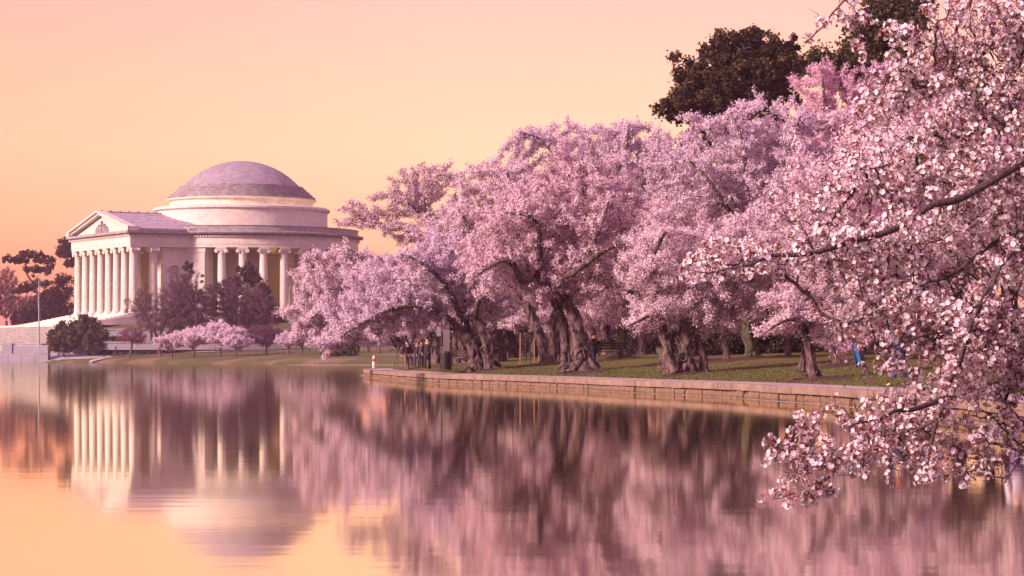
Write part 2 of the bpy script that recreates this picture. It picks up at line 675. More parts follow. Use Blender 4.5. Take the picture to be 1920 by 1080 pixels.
def sdist(X, Y):
    best = np.full(X.shape, 1e9)
    sg = np.ones(X.shape)
    P = PATH[::4]
    for i in range(len(P) - 1):
        a, b = P[i], P[i + 1]
        ab = b - a
        t = np.clip(((X - a[0]) * ab[0] + (Y - a[1]) * ab[1]) / (ab @ ab), 0, 1)
        dx, dy = X - a[0] - t * ab[0], Y - a[1] - t * ab[1]
        d = np.hypot(dx, dy)
        cr = ab[0] * (Y - a[1]) - ab[1] * (X - a[0])
        m = d < best
        best = np.where(m, d, best)
        sg = np.where(m, np.sign(cr), sg)
    return best * sg


WT = 0.43          # top of the sea wall
WALKW = 1.9


def bank_z(d):
    return np.interp(d, [-50, 0.25, 0.8, WALKW - 0.4, WALKW + 0.05, 3.0, 8.5, 10.5, 20, 60, 200], [-0.6, -0.6, 0.2, 0.36, 0.475, 0.60, 0.98, 1.15, 1.45, 2.1, 3.0])


def grid_mesh(name, xs, ys, zf, m, keep=None):
    X, Y = np.meshgrid(xs, ys)
    Z, mask = zf(X, Y)
    V = np.stack([X, Y, Z], -1).reshape(-1, 3)
    h, w = X.shape
    i = np.arange(h * w).reshape(h, w)
    Q = np.stack([i[:-1, :-1], i[:-1, 1:], i[1:, 1:], i[1:, :-1]], -1).reshape(-1, 4)
    if mask is not None:
        Q = Q[mask.reshape(-1)[Q].all(1)]
    me = np_mesh(name, V, Q, m, smooth=True)
    return me


def fbm(X, Y, s, seed=0):
    rng = np.random.default_rng(seed)
    Z = np.zeros(X.shape)
    for k in range(6):
        a = rng.uniform(0, 2 * np.pi)
        f = s * rng.uniform(0.6, 1.8)
        Z += np.sin((X * math.cos(a) + Y * math.sin(a)) * f + rng.uniform(0, 6))
    return Z / 6


def ground_mat(name, green, green2, soil, thr=0.5, sc=0.35):
    m = bpy.data.materials.new(name)
    m.use_nodes = True
    n, l = m.node_tree.nodes, m.node_tree.links
    b = n['Principled BSDF']
    b.inputs['Roughness'].default_value = 0.95
    b.inputs['Specular IOR Level'].default_value = 0.1
    t = n.new('ShaderNodeTexCoord')
    n1 = n.new('ShaderNodeTexNoise')
    n1.inputs['Scale'].default_value = sc
    n1.inputs['Detail'].default_value = 7
    n1.inputs['Roughness'].default_value = 0.62
    l.new(t.outputs['Object'], n1.inputs[0])
    n2 = n.new('ShaderNodeTexNoise')
    n2.inputs['Scale'].default_value = sc * 14
    n2.inputs['Detail'].default_value = 6
    l.new(t.outputs['Object'], n2.inputs[0])
    r2 = ramp(n, [(0.35, green), (0.65, green2)])
    l.new(n2.outputs[0], r2.inputs[0])
    r1 = ramp(n, [(thr - 0.05, (0, 0, 0)), (thr + 0.06, (1, 1, 1))])
    l.new(n1.outputs[0], r1.inputs[0])
    mx = n.new('ShaderNodeMixRGB')
    mx.inputs[2].default_value = (*soil, 1)
    l.new(r1.outputs[0], mx.inputs[0])
    l.new(r2.outputs[0], mx.inputs[1])
    l.new(mx.outputs[0], b.inputs['Base Color'])
    bp = n.new('ShaderNodeBump')
    bp.inputs['Strength'].default_value = 0.8
    bp.inputs['Distance'].default_value = 0.06
    l.new(n2.outputs[0], bp.inputs['Height'])
    l.new(bp.outputs[0], b.inputs['Normal'])
    return m


M_grass = ground_mat('near_grass', (0.085, 0.095, 0.016), (0.125, 0.125, 0.025), (0.14, 0.075, 0.05), 0.52)
M_grass_far = ground_mat('far_grass', (0.085, 0.085, 0.03), (0.12, 0.115, 0.04), (0.22, 0.15, 0.10), 0.55, sc=0.08)


def near_z(X, Y):
    d = sdist(X, Y)
    Z = bank_z(d)
    k = np.clip((d - WALKW - 0.2) / 2, 0, 1)
    Z = Z + k * (0.05 * fbm(X, Y, 1.3, 3) + 0.03 * fbm(X, Y, 4.0, 5))
    return Z, d > -1.2


gx = np.concatenate([np.arange(-13, 30, 0.6), np.arange(30, 130, 3)])
gy = np.concatenate([np.arange(-20, 30, 1.2), np.arange(30, 200, 0.7), np.arange(200, 300, 4)])
add_obj('grass_bank', grid_mesh('grass_bank', gx, gy, near_z, M_grass), kind='structure')


def ground_at(x, y):
    d = sdist(np.array([x]), np.array([y]))[0]
    return float(near_z(np.array([x]), np.array([y]))[0][0]) if d > WALKW + 0.1 else WT


# the walkway: separate paving slabs along the shore
walk = thing('walkway', (0, 0, 0), None, None)
walk['kind'] = 'structure'
s_a, s_b = 40.0, TOTAL - 10
s = SL[int(np.argmin(np.hypot(PATH[:, 0] + 9.6, PATH[:, 1] - 171)))] - 10
s_start = s
while s < TOTAL - 4:
    L = 2.4
    mb = MB()
    ring = []
    n = 4
    for k in range(n + 1):
        p, t, nn = path_at(s + 0.012 + (L - 0.024) * k / n)
        a, b = p + nn * 0.44, p + nn * WALKW
        ring.append((a, b))
    vs_ = []
    for a, b in ring:
        vs_ += [(a.x, a.y, 0.1), (a.x, a.y, WT - 0.012), (b.x, b.y, WT + 0.015), (b.x, b.y, 0.1)]
    fs_ = []
    for k in range(n):
        q = k * 4
        for j in range(4):
            fs_.append((q + j, q + (j + 1) % 4, q + 4 + (j + 1) % 4, q + 4 + j))
    fs_ += [(0, 3, 2, 1), (4 * n, 4 * n + 1, 4 * n + 2, 4 * n + 3)]
    mb.add(vs_, fs_)
    mb.build('paving_slab', M_pave, walk)
    s += L

# the sea wall: coping stones over a course of rough stones
wall = thing('sea_wall', (0, 0, 0), 'low curving stone sea wall with smooth coping along the water edge', 'sea wall')
core = MB()
vs_, fs_ = [], []
npth = 0
s = s_start
while s < TOTAL:
    p, t, nn = path_at(s)
    a, b = p + nn * 0.10, p + nn * 0.42
    vs_ += [(a.x, a.y, -0.5), (a.x, a.y, WT - 0.06), (b.x, b.y, WT - 0.06), (b.x, b.y, -0.5)]
    npth += 1
    s += 1.0
for k in range(npth - 1):
    for j in range(4):
        fs_.append((k * 4 + j, k * 4 + (j + 1) % 4, k * 4 + 4 + (j + 1) % 4, k * 4 + 4 + j))
core.add(vs_, fs_)
core.build('wall_core', M_mortar, wall)
rs = random.Random(4)
s = s_start
while s < TOTAL - 6:
    L = rs.uniform(3.2, 5.5)
    n = 6
    dz = rs.uniform(-0.006, 0.006)
    do = rs.uniform(-0.012, 0.012)
    c = 0.02
    vs_, fs_ = [], []
    for k in range(n + 1):
        e = 0.0
        p, t, nn = path_at(s + 0.015 + (L - 0.03) * k / n)
        z1, z0 = WT + dz, WT - 0.20 + dz
        prof = [(-0.03 + do, z0), (-0.035 + do, z0 + 0.02), (-0.035 + do, z1 - 0.02), (-0.015 + do, z1), (0.42, z1), (0.42, z0)]
        for o_, z in prof:
            q = p + nn * o_
            vs_.append((q.x, q.y, z + rs.uniform(-0.003, 0.003)))
    m = 6
    for k in range(n):
        for j in range(m):
            fs_.append((k * m + j, k * m + (j + 1) % m, (k + 1) * m + (j + 1) % m, (k + 1) * m + j))
    fs_ += [tuple(reversed(range(m))), tuple(range(n * m, n * m + m))]
    mb = MB()
    mb.add(vs_, fs_)
    mb.build('coping_stone', M_cope, wall)
    s += L


def rough_block(l, w, h, seed):
    rr = random.Random(seed)
    nx, nz = 5, 3
    vs_, fs_ = [], []
    for i in range(nx + 1):
        for j in range(nz + 1):
            ex = 1 if i in (0, nx) else 0
            ez = 1 if j in (0, nz) else 0
            y = -0.02 + (0.05 if ex or ez else 0) + rr.uniform(-0.02, 0.02)
            vs_.append((-l / 2 + l * i / nx + rr.uniform(-0.02, 0.02) * (not ex), y, h * j / nz + rr.uniform(-0.015, 0.015)))
    m = len(vs_)
    for i in range(nx):
        for j in range(nz):
            a = i * (nz + 1) + j
            fs_.append((a, a + nz + 1, a + nz + 2, a + 1))
    vs_ += [(-l / 2, w, 0), (l / 2, w, 0), (l / 2, w, h), (-l / 2, w, h)]
    c00, c10, c11, c01 = 0, nx * (nz + 1), nx * (nz + 1) + nz, nz
    fs_ += [(m, m + 1, c10, c00), (c01, c11, m + 2, m + 3), (c00, c01, m + 3, m), (m + 1, m + 2, c11, c10)]
    mb = MB()
    mb.add(vs_, fs_)
    return mb.mesh('wall_stone', M_stone)


BL = {}
s = s_start + 6
rs = random.Random(8)
ns = 0
while s < TOTAL - 25 and ns < 290:
    l = rs.choice([0.55, 0.7, 0.85, 1.0, 1.25])
    h = 0.31
    key = (l, rs.randrange(3))
    if key not in BL:
        BL[key] = rough_block(l, 0.2, h, hash(key) % 1000)
    p, t, nn = path_at(s + l / 2)
    o = add_obj('wall_stone', BL[key], wall)
    off = rs.uniform(-0.035, 0.05)
    o.location = (p.x + nn.x * (0.0 + off), p.y + nn.y * (0.0 + off), WT - 0.20 - 0.325 + rs.uniform(-0.03, 0.008))
    o.rotation_euler = (0, 0, math.atan2(t.y, t.x) + rs.uniform(-0.02, 0.02))
    s += l + rs.uniform(0.02, 0.085)
    ns += 1

# pale flecks on the water, painting the bright shine line at the wall
pc = []
s = s_start
while s < TOTAL - 20:
    p, t, nn = path_at(s)
    if rs.random() < 0.8:
        q = p - nn * (0.07 + abs(rs.gauss(0, 0.035)))
        pc.append((q.x, q.y, 0.008))
    s += 0.03
for _ in range(900):
    xx = rs.uniform(-32, -14)
    pc.append((xx, 355 + rs.uniform(-6, 6) + 0.2 * xx, 0.01))
pc = np.array(pc)
Vp, Qp = quads(pc, np.where(pc[:, 1] > 300, 0.12, 0.04), normal=np.tile([[0, 0, 1.0]], (len(pc), 1)), jitter=0.1)
o = add_obj('water_shine_flecks', np_mesh('water_shine_flecks', Vp, Qp, M_flower, col=np.tile([[0.8, 0.7, 0.68]], (len(Vp), 1))))
tag(o, 'pale flecks painting a thin line of water shine along the sea wall', 'petals', kind='stuff')

# ------------------------------------------------------------------ water
M_water = bpy.data.materials.new('water')
M_water.use_nodes = True
n, l = M_water.node_tree.nodes, M_water.node_tree.links
n.clear()
out = n.new('ShaderNodeOutputMaterial')
gl = n.new('ShaderNodeBsdfGlossy')
gl.inputs['Color'].default_value = (1.0, 0.97, 0.82, 1)
gl.inputs['Roughness'].default_value = 0.045
df = n.new('ShaderNodeBsdfDiffuse')
df.inputs['Color'].default_value = (0.025, 0.008, 0.012, 1)
fr = n.new('ShaderNodeFresnel')
fr.inputs['IOR'].default_value = 1.33
mxs = n.new('ShaderNodeMixShader')
fm = n.new('ShaderNodeMath')
fm.operation = 'MULTIPLY_ADD'
fm.use_clamp = True
fm.inputs[1].default_value = 1.0
fm.inputs[2].default_value = 0.32
l.new(fr.outputs[0], fm.inputs[0])
l.new(fm.outputs[0], mxs.inputs[0])
l.new(df.outputs[0], mxs.inputs[1])
l.new(gl.outputs[0], mxs.inputs[2])
l.new(mxs.outputs[0], out.inputs[0])
t = n.new('ShaderNodeTexCoord')
mp = n.new('ShaderNodeMapping')
mp.inputs['Scale'].default_value = (0.22, 1.0, 1)
l.new(t.outputs['Object'], mp.inputs[0])
nz = n.new('ShaderNodeTexNoise')
nz.inputs['Scale'].default_value = 1.6
nz.inputs['Detail'].default_value = 3
l.new(mp.outputs[0], nz.inputs[0])
bp = n.new('ShaderNodeBump')
bp.inputs['Strength'].default_value = 0.035
bp.inputs['Distance'].default_value = 0.03
l.new(nz.outputs[0], bp.inputs['Height'])
l.new(bp.outputs[0], gl.inputs['Normal'])
mb = MB()
mb.add([(-1500, -60, 0), (1500, -60, 0), (1500, 1600, 0), (-1500, 1600, 0)], [(0, 1, 2, 3)])
mb.build('water', M_water, kind='structure')

# ------------------------------------------------------------------ far shore
SH = [(-400, 530), (-123, 505), (-98, 501), (-88, 487), (-78, 464), (-62.6, 430), (-45, 400), (-29.7, 374), (-16, 364), (3, 362), (60, 360), (500, 360)]
shx = np.array([a for a, b in SH])
shy = np.array([b for a, b in SH])


def far_z(X, Y):
    d = Y - np.interp(X, shx, shy)
    Z = np.interp(d, [-20, -2, 0, 1.5, 8, 45, 100, 140, 400, 3000], [-1.5, -0.4, 0.0, 0.45, 0.8, 1.8, 3.0, 3.4, 4, 6])
    Z = Z + np.where(d > 3, 0.08 * fbm(X, Y, 0.25, 9), 0)
    return Z, d > -14


fx = np.concatenate([np.arange(-1500, -160, 60), np.arange(-160, 80, 2.5), np.arange(80, 1500, 60)])
fy = np.concatenate([np.arange(345, 560, 2.0), np.arange(560, 900, 20), np.arange(900, 5000, 300)])
add_obj('far_shore', grid_mesh('far_shore', fx, fy, far_z, M_grass_far), kind='structure')


def far_at(x, y):
    return float(far_z(np.array([x]), np.array([y]))[0][0])


def ribbon(name, pts, w, m, kind='structure'):
    P, _ = smooth_poly([Vector((x, y, 0)) for x, y in pts], [0] * len(pts), 2.0)
    mb = MB()
    vs_ = []
    for i, p in enumerate(P):
        d = (P[min(i + 1, len(P) - 1)] - P[max(i - 1, 0)]).normalized()
        nn = Vector((-d.y, d.x, 0))
        for sd in (-1, 0, 1):
            q = p + nn * w * 0.5 * sd
            vs_.append((q.x, q.y, far_at(q.x, q.y) + 0.10))
    fs_ = []
    for i in range(len(P) - 1):
        for j in (0, 1):
            a = i * 3 + j
            fs_.append((a, a + 1, a + 4, a + 3))
    mb.add(vs_, fs_)
    return mb.build(name, m, kind=kind)


ribbon('path', [(-82, 474), (-81, 484), (-79, 494), (-72, 505), (-55, 512)], 3.2, M_pave)
ribbon('pavement', [(-98, 506), (-85, 503), (-70, 499), (-57, 486)], 3.0, M_white)
# pale ramp of stone by the quay
mb = MB()
mb.add([(-96, 498, 0.03), (-80, 484, 0.03), (-78, 490, 0.75), (-84, 500, 1.5), (-96, 508, 1.9), (-96, 498, -0.6), (-80, 484, -0.6)],
       [(0, 1, 2, 3, 4), (0, 5, 6, 1)])
mb.build('ramp', M_quay, kind='structure')

# ------------------------------------------------------------------ the memorial
KM = 1.24
FLOOR = 10.76
mem = thing('domed_memorial', (W(453, 668, 567).x, 567, FLOOR), 'white marble rotunda with shallow dome and columned portico across the water',
            'memorial', rz=R(-148.6))
mem.scale = (KM, KM, KM)


def mpart(mb, name, m=M_marble, parent=mem, smooth=False, kind=None):
    return mb.build(name, m, parent, smooth, kind=kind)


NL = 160
# dome
Rs = 14.7
prof = []
for i in range(20):
    a = math.asin(11.1 / Rs) * (1 - i / 19.0)
    prof.append((max(0.01, Rs * math.sin(a)), 24.2 + Rs * math.cos(a) - Rs * math.cos(math.asin(11.1 / Rs))))
mb = MB().lathe(prof, NL)
mpart(mb, 'dome', M_dome, smooth=True)
for i in range(5):
    r0 = 13.95 - i * 0.56
    z0 = 21.82 + i * 0.49
    mb = MB().lathe([(r0, z0), (r0, z0 + 0.42), (r0 - 0.05, z0 + 0.485), (r0 - 0.9, z0 + 0.485)], NL)
    mpart(mb, 'dome_step', M_domestep)
mb = MB().lathe([(13.5, 19.3), (13.5, 21.3), (13.9, 21.45), (14.15, 21.55), (14.15, 21.79), (13.3, 21.8)], NL)
mpart(mb, 'dome_base_band')
mb = MB().lathe([(16.2, 15.2), (16.2, 19.3), (16.45, 19.45), (16.7, 19.6), (16.7, 19.95), (16.3, 20.2), (15.9, 20.2), (15.9, 19.2), (13.0, 19.15)], NL)
mpart(mb, 'drum')
mb = MB().lathe([(22.0, 14.9), (22.0, 15.85), (22.15, 16.0), (21.6, 16.02), (21.4, 15.3), (16.0, 15.25)], NL)
mpart(mb, 'parapet', M_marble_dirty)
mb = MB().lathe([(20.2, 14.1), (22.0, 14.1), (22.3, 14.35), (22.9, 14.5), (23.05, 14.62), (23.05, 14.85), (22.6, 14.95), (21.8, 14.96)], NL)
mpart(mb, 'cornice', M_marble_dirty)
mb = MB().lathe([(20.3, 14.08), (20.3, 12.0), (22.0, 12.0), (22.0, 12.55), (22.06, 12.56), (22.06, 13.1), (22.0, 13.12), (22.0, 14.08)], NL)
mpart(mb, 'entablature')
mb = MB()
for i in range(260):
    a = 2 * math.pi * i / 260
    mb.box(21.9, 22.32, -0.16, 0.16, 13.85, 14.12, Matrix.Rotation(a, 4, 'Z'))
mpart(mb, 'dentil_band', kind='stuff')
mb = MB().lathe([(24.3, -1.2), (24.3, -0.75), (23.9, -0.75), (23.9, -0.38), (23.5, -0.38), (23.5, -0.004), (0.1, -0.003)], NL)
mpart(mb, 'rotunda_floor')


def column_mesh():
    mb = MB()
    mb.box(-0.98, 0.98, -0.98, 0.98, 0, 0.28)
    prof = [(0.95, 0.28), (0.99, 0.4), (0.93, 0.52), (0.82, 0.6), (0.90, 0.7), (0.80, 0.8), (0.79, 1.2)]
    for i in range(8):
        t = (i + 1) / 8
        prof.append((0.79 - 0.12 * t ** 1.7, 1.2 + (10.9 - 1.2) * t))
    prof += [(0.72, 10.98), (0.72, 11.05), (0.66, 11.1), (0.66, 11.2)]
    mb.lathe(prof, 28)
    return mb.mesh('column', M_marble, True)


def capital_mesh():
    mb = MB()
    mb.lathe([(0.64, 11.14), (0.86, 11.42), (0.8, 11.5)], 24)
    for sy in (-1, 1):
        T = Matrix.Translation((0, sy * 0.86, 11.36)) @ Matrix.Rotation(R(90), 4, 'Y')
        mb.lathe([(0.05, -0.86), (0.33, -0.84), (0.38, -0.8), (0.26, -0.3), (0.24, 0), (0.26, 0.3), (0.38, 0.8), (0.33, 0.84), (0.05, 0.86)], 16, M=T)
    mb.box(-0.82, 0.82, -0.9, 0.9, 11.5, 11.72)
    mb.box(-0.95, 0.95, -0.95, 0.95, 11.724, 11.97)
    return mb.mesh('capital', M_marble, False)


colm, capm = column_mesh(), capital_mesh()


def put_column(x, y, rz):
    c = add_obj('column', colm, mem, (x, y, 0))
    c.rotation_euler = (0, 0, rz)
    add_obj('capital', capm, c)


for i in range(8):
    put_column(27.4, -13.3 + 3.8 * i, 0)
for sy in (-1, 1):
    put_column(23.6, 13.3 * sy, 0)
for i in range(4):
    put_column(23.6, -5.7 + 3.8 * i, 0)
for th in (55.3, 65.5, 75.7, 86.0, 96.2, 106.4, 116.6):
    put_column(21.15 * math.cos(R(th)), 21.15 * math.sin(R(th)), R(th))
for th in (243.4, 253.6, 263.8, 274, 284.2, 294.4, 304.6):
    put_column(21.15 * math.cos(R(th)), 21.15 * math.sin(R(th)), R(th))

# solid curved wall blocks between the colonnades
for (a0, a1) in ((18, 47.5), (124, 236), (312.5, 342)):
    mb = MB().lathe([(17.0, 0.0), (21.75, 0.0), (21.75, 0.9), (21.6, 0.95), (21.6, 11.0), (21.72, 11.1), (21.72, 11.96), (17.0, 11.96)], 40, R(a0), R(a1))
    for a in (a0, a1):
        ca, sa = math.cos(R(a)), math.sin(R(a))
        mb.add([(17 * ca, 17 * sa, 0), (21.6 * ca, 21.6 * sa, 0), (21.6 * ca, 21.6 * sa, 11.96), (17 * ca, 17 * sa, 11.96)], [(0, 1, 2, 3)])
    mpart(mb, 'curved_wall')
    # pilaster strips on the block
    for a in ((a0 + 17.5, a1 - 1.6) if a0 == 18 else (a0 + 1.6, a1 - 1.6)):
        mb = MB()
        mb.lathe([(21.6, 0.95), (21.82, 0.95), (21.82, 11.0), (21.6, 11.0)], 4, R(a - 1.4), R(a + 1.4))
        mpart(mb, 'pilaster')
# inner ring wall with tall openings, lit inside
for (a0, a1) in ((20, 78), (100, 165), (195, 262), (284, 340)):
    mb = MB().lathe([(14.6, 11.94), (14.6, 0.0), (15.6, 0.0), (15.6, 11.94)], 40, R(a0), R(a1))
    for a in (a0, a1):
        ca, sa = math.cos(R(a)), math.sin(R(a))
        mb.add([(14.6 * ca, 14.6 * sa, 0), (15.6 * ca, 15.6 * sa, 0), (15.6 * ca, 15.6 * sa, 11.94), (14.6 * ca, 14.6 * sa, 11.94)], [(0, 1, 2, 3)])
    mpart(mb, 'inner_wall', M_inner_glow)
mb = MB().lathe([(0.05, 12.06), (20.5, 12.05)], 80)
mpart(mb, 'ceiling', M_inner_glow)
for a in (78, 100, 89):
    if a != 89:
        mb = MB()
        mb.box(15.6, 16.1, -0.5, 0.5, 0, 11.9, Matrix.Rotation(R(a), 4, 'Z'))
        mpart(mb, 'door_jamb', M_marble)
# portico
PORT0 = set(mem.children)
mb = MB()
mb.box(16.5, 29.55, -14.35, 14.35, 12.52, 14.07)
mb.box(27.45, 29.5, -14.3, 14.3, 11.98, 12.518)
for sy in (-1, 1):
    y0, y1 = (12.25, 14.3) if sy > 0 else (-14.3, -12.25)
    mb.box(16.5, 27.448, y0, y1, 11.98, 12.518)
mpart(mb, 'portico_entablature')
mb = MB()
mb.box(16.4, 30.35, -15.15, 15.15, 14.34, 14.78)
mb.box(16.4, 29.85, -14.65, 14.65, 14.075, 14.338)
mpart(mb, 'portico_cornice', M_marble_dirty)
mb = MB()
for i in range(46):
    y = -14.5 + 29.0 * i / 45
    mb.box(29.6, 29.98, y - 0.16, y + 0.16, 13.82, 14.07)
for i in range(19):
    x = 16.8 + 13.0 * i / 19
    mb.box(x - 0.16, x + 0.16, 14.4, 14.78, 13.82, 14.07)
    mb.box(x - 0.16, x + 0.16, -14.78, -14.4, 13.82, 14.07)
mpart(mb, 'dentil_band', kind='stuff')
apex, eave = 18.3, 14.79
mb = MB()
mb.add([(29.0, -13.6, eave), (29.0, 13.6, eave), (29.0, 0, apex - 0.35)], [(0, 1, 2)])
mpart(mb, 'tympanum')
for sy in (-1, 1):
    mb = MB()
    L = math.hypot(15.1, apex + 0.5 - eave)
    T = Matrix.Translation((0, sy * 15.15, eave)) @ Matrix.Rotation(sy * -math.atan2(apex + 0.5 - eave, -15.1) - (0 if sy < 0 else 0), 4, 'X')
    dy, dz = -15.1 * sy, apex + 0.5 - eave
    ny, nz_ = (-dz * -sy) / L, 15.1 / L
    for (x0, x1, o0, o1) in ((28.6, 29.9, -0.55, -0.12), (28.6, 30.35, -0.118, 0.22)):
        vs_ = []
        for x in (x0, x1):
            for (yy, zz) in ((sy * 15.15, eave + 0.5), (0, apex + 0.5)):
                for off in (o0, o1):
                    vs_.append((x, yy, zz + off))
        fs_ = [(0, 1, 3, 2), (4, 6, 7, 5), (0, 4, 5, 1), (2, 3, 7, 6), (0, 2, 6, 4), (1, 5, 7, 3)]
        mb.add(vs_, fs_)
    mpart(mb, 'raking_cornice', M_marble)
mb = MB()
rr = random.Random(5)
for (y, h, w) in ((-2.3, 1.3, 0.35), (-1.4, 1.7, 0.35), (0, 2.35, 0.5), (1.3, 1.8, 0.35), (2.2, 1.35, 0.35)):
    mb.tube([(29.15, y, eave), (29.2, y + 0.05, eave + h * 0.45), (29.18, y, eave + h * 0.75), (29.2, y, eave + h * 0.8)], [w * 1.1, w, w * 0.8, 0.12], 8)
    mb.ball((29.22, y, eave + h * 0.9), h * 0.1 + 0.04)
mb.box(29.0, 29.35, -2.9, -2.7, eave, eave + 0.8)
mb.box(29.0, 29.3, -1.0, 1.0, eave, eave + 0.5)
mb.box(29.0, 29.25, 2.7, 2.95, eave, eave + 0.9)
mpart(mb, 'pediment_relief', M_marble_dirty)
# roof slopes and tile courses
for sy in (-1, 1):
    mb = MB()
    vs_ = [(15.0, sy * 14.9, eave + 0.35), (29.0, sy * 14.9, eave + 0.35), (29.0, 0, apex + 0.35), (15.0, 0, apex + 0.35)]
    mb.add(vs_ + [(x, y, z - 0.3) for x, y, z in vs_], [(0, 1, 2, 3), (7, 6, 5, 4), (0, 4, 5, 1), (1, 5, 6, 2), (3, 7, 4, 0)])
    mpart(mb, 'roof_slope', M_rooft)
nt = 0
for sy in (1, -1):
    rows, cols = 9, 15
    for i in range(rows):
        for j in range(cols):
            t0, t1 = i / rows, (i + 0.96) / rows
            x0 = 15.0 + 14.0 * j / cols + 0.03
            x1 = 15.0 + 14.0 * (j + 1) / cols - 0.05
            lo = 0.06 + rr.uniform(0, 0.03)
            y0, y1 = 14.85 * (1 - t0), 14.85 * (1 - t1)
            za, zb = eave + 0.35 + (apex - eave) * t0, eave + 0.35 + (apex - eave) * t1
            if sy > 0:
                if (i, j) == (0, 0):
                    base_tile = MB()
                mb = MB()
                mb.add([(x0, sy * y0, za + lo + 0.05), (x1, sy * y0, za + lo + 0.05), (x1, sy * y1, zb + lo), (x0, sy * y1, zb + lo),
                        (x0, sy * y0, za), (x1, sy * y0, za), (x1, sy * y1, zb), (x0, sy * y1, zb)],
                       [(0, 1, 2, 3), (0, 4, 5, 1), (3, 2, 6, 7), (0, 3, 7, 4), (1, 5, 6, 2)])
                mpart(mb, 'roof_tile', M_rooft)
mb = MB()
mb.box(15.0, 30.2, -0.22, 0.22, apex + 0.32, apex + 0.62)
for j in range(8):
    mb.box(16.5 + j * 1.8, 16.9 + j * 1.8, -0.28, 0.28, apex + 0.3, apex + 0.82)
mpart(mb, 'roof_ridge', M_rooft)
for sy in (-1, 1):
    mb = MB()
    mb.box(28.0, 30.3, sy * 15.1 - 1.3 * (sy > 0), sy * 15.1 + 1.3 * (sy < 0), eave + 0.003, eave + 0.75)
    mb.box(16.5, 18.6, sy * 15.1 - 0.9 * (sy > 0), sy * 15.1 + 0.9 * (sy < 0), eave + 0.003, eave + 0.6)
    mpart(mb, 'corner_block')
# portico body behind the columns with arched niches in its flanks
for sy in (-1, 1):
    def Fm(x, y, z):
        return (x, sy * y, z)
    xc, hw, zs, zt = 20.6, 1.15, 7.6, 11.96
    arch = [(xc + hw, 0.0)] + [(xc + hw * math.cos(a), zs + hw * math.sin(a)) for a in np.linspace(0, math.pi, 13)] + [(xc - hw, 0.0)]
    mb = MB()
    x0, x1 = 16.0, 22.9
    outer = [(x1, 0.0), (x1, zs)] + [(x1 + (x0 - x1) * k / 10.0, zt) for k in range(0, 11)] + [(x0, zs)][:0] + [(x0, 0.0)]
    outer = [(x1, 0.0)] + [(x1, zs)] + [(x1 + (x0 - x1) * k / 10.0, zt) for k in range(11)] + [(x0, zs)] + [(x0, 0.0)]
    outer = outer[:len(arch)]
    outer[-1] = (x0, 0.0)
    vs_ = [Fm(x, 13.1, z) for x, z in arch] + [Fm(x, 13.1, z) for x, z in outer] + [Fm(x, 12.5, z) for x, z in arch]
    k = len(arch)
    fs_ = []
    for i in range(k - 1):
        fs_.append((i, i + 1, k + i + 1, k + i))
        fs_.append((i, i + 1, 2 * k + i + 1, 2 * k + i))
    mb.add(vs_, fs_)
    mb.box(x0, x1, *(sorted((sy * 12.0, sy * 12.5))), 0, zt)
    mb.add([Fm(x1, 12.5, 0), Fm(x1, 13.1, 0), Fm(x1, 13.1, zt), Fm(x1, 12.5, zt)], [(0, 1, 2, 3)])
    mpart(mb, 'flank_wall')
    mb = MB()
    tor = [Fm(xc + (hw + 0.18) * math.cos(a), 13.15, zs + (hw + 0.18) * math.sin(a)) for a in np.linspace(0, math.pi, 17)]
    mb.tube([Fm(xc + hw + 0.18, 13.15, 0.3)] + tor + [Fm(xc - hw - 0.18, 13.15, 0.3)], 0.16, 6)
    mpart(mb, 'niche_arch', M_marble)
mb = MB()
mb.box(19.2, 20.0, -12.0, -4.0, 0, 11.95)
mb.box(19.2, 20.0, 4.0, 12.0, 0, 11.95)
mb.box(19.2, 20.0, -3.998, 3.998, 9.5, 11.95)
mpart(mb, 'portico_back_wall', M_inner_glow)
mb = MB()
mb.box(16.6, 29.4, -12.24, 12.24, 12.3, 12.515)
mpart(mb, 'portico_ceiling', M_inner_glow)
mb = MB()
mb.box(15, 30.4, -15.3, 15.3, -1.6, -0.008)
mpart(mb, 'portico_floor')
for o in mem.children:
    if o not in PORT0:
        o.location.x -= 1.1
# stairs: a straight upper flight, then broad curved steps that wrap round the terrace
x, z = 29.3, -0.008
for i in range(11):
    z -= 0.18
    mb = MB()
    mb.box(x, x + 0.882, -15.6, 15.6, z - 3.0, z)
    mpart(mb, 'stair_step', M_marble)
    x += 0.88
mb = MB().lathe([(46.5, z - 2.2), (46.5, z - 0.2), (20.0, z - 0.19)], 60, R(-37), R(31))
mpart(mb, 'stair_landing', M_marble)
z -= 0.19
for i in range(10):
    z -= 0.33
    r_ = 47.2 + i * 1.12
    zb = z - (0.34 if i < 9 else 4)
    mb = MB().lathe([(r_ - 0.16, zb), (r_ - 0.16, z - 0.09), (r_, z - 0.085), (r_, z), (r_ - 1.3, z + 0.002)], 50, R(-36 + i * 0.1), R(30 - i * 0.1))
    aa = R(30 - i * 0.1)
    mb.add([(r_ * math.cos(aa), r_ * math.sin(aa), z), ((r_ - 1.3) * math.cos(aa), (r_ - 1.3) * math.sin(aa), z), ((r_ - 1.3) * math.cos(aa), (r_ - 1.3) * math.sin(aa), -8), (r_ * math.cos(aa), r_ * math.sin(aa), -8)], [(0, 1, 2, 3)])
    mpart(mb, 'stair_step', M_step)
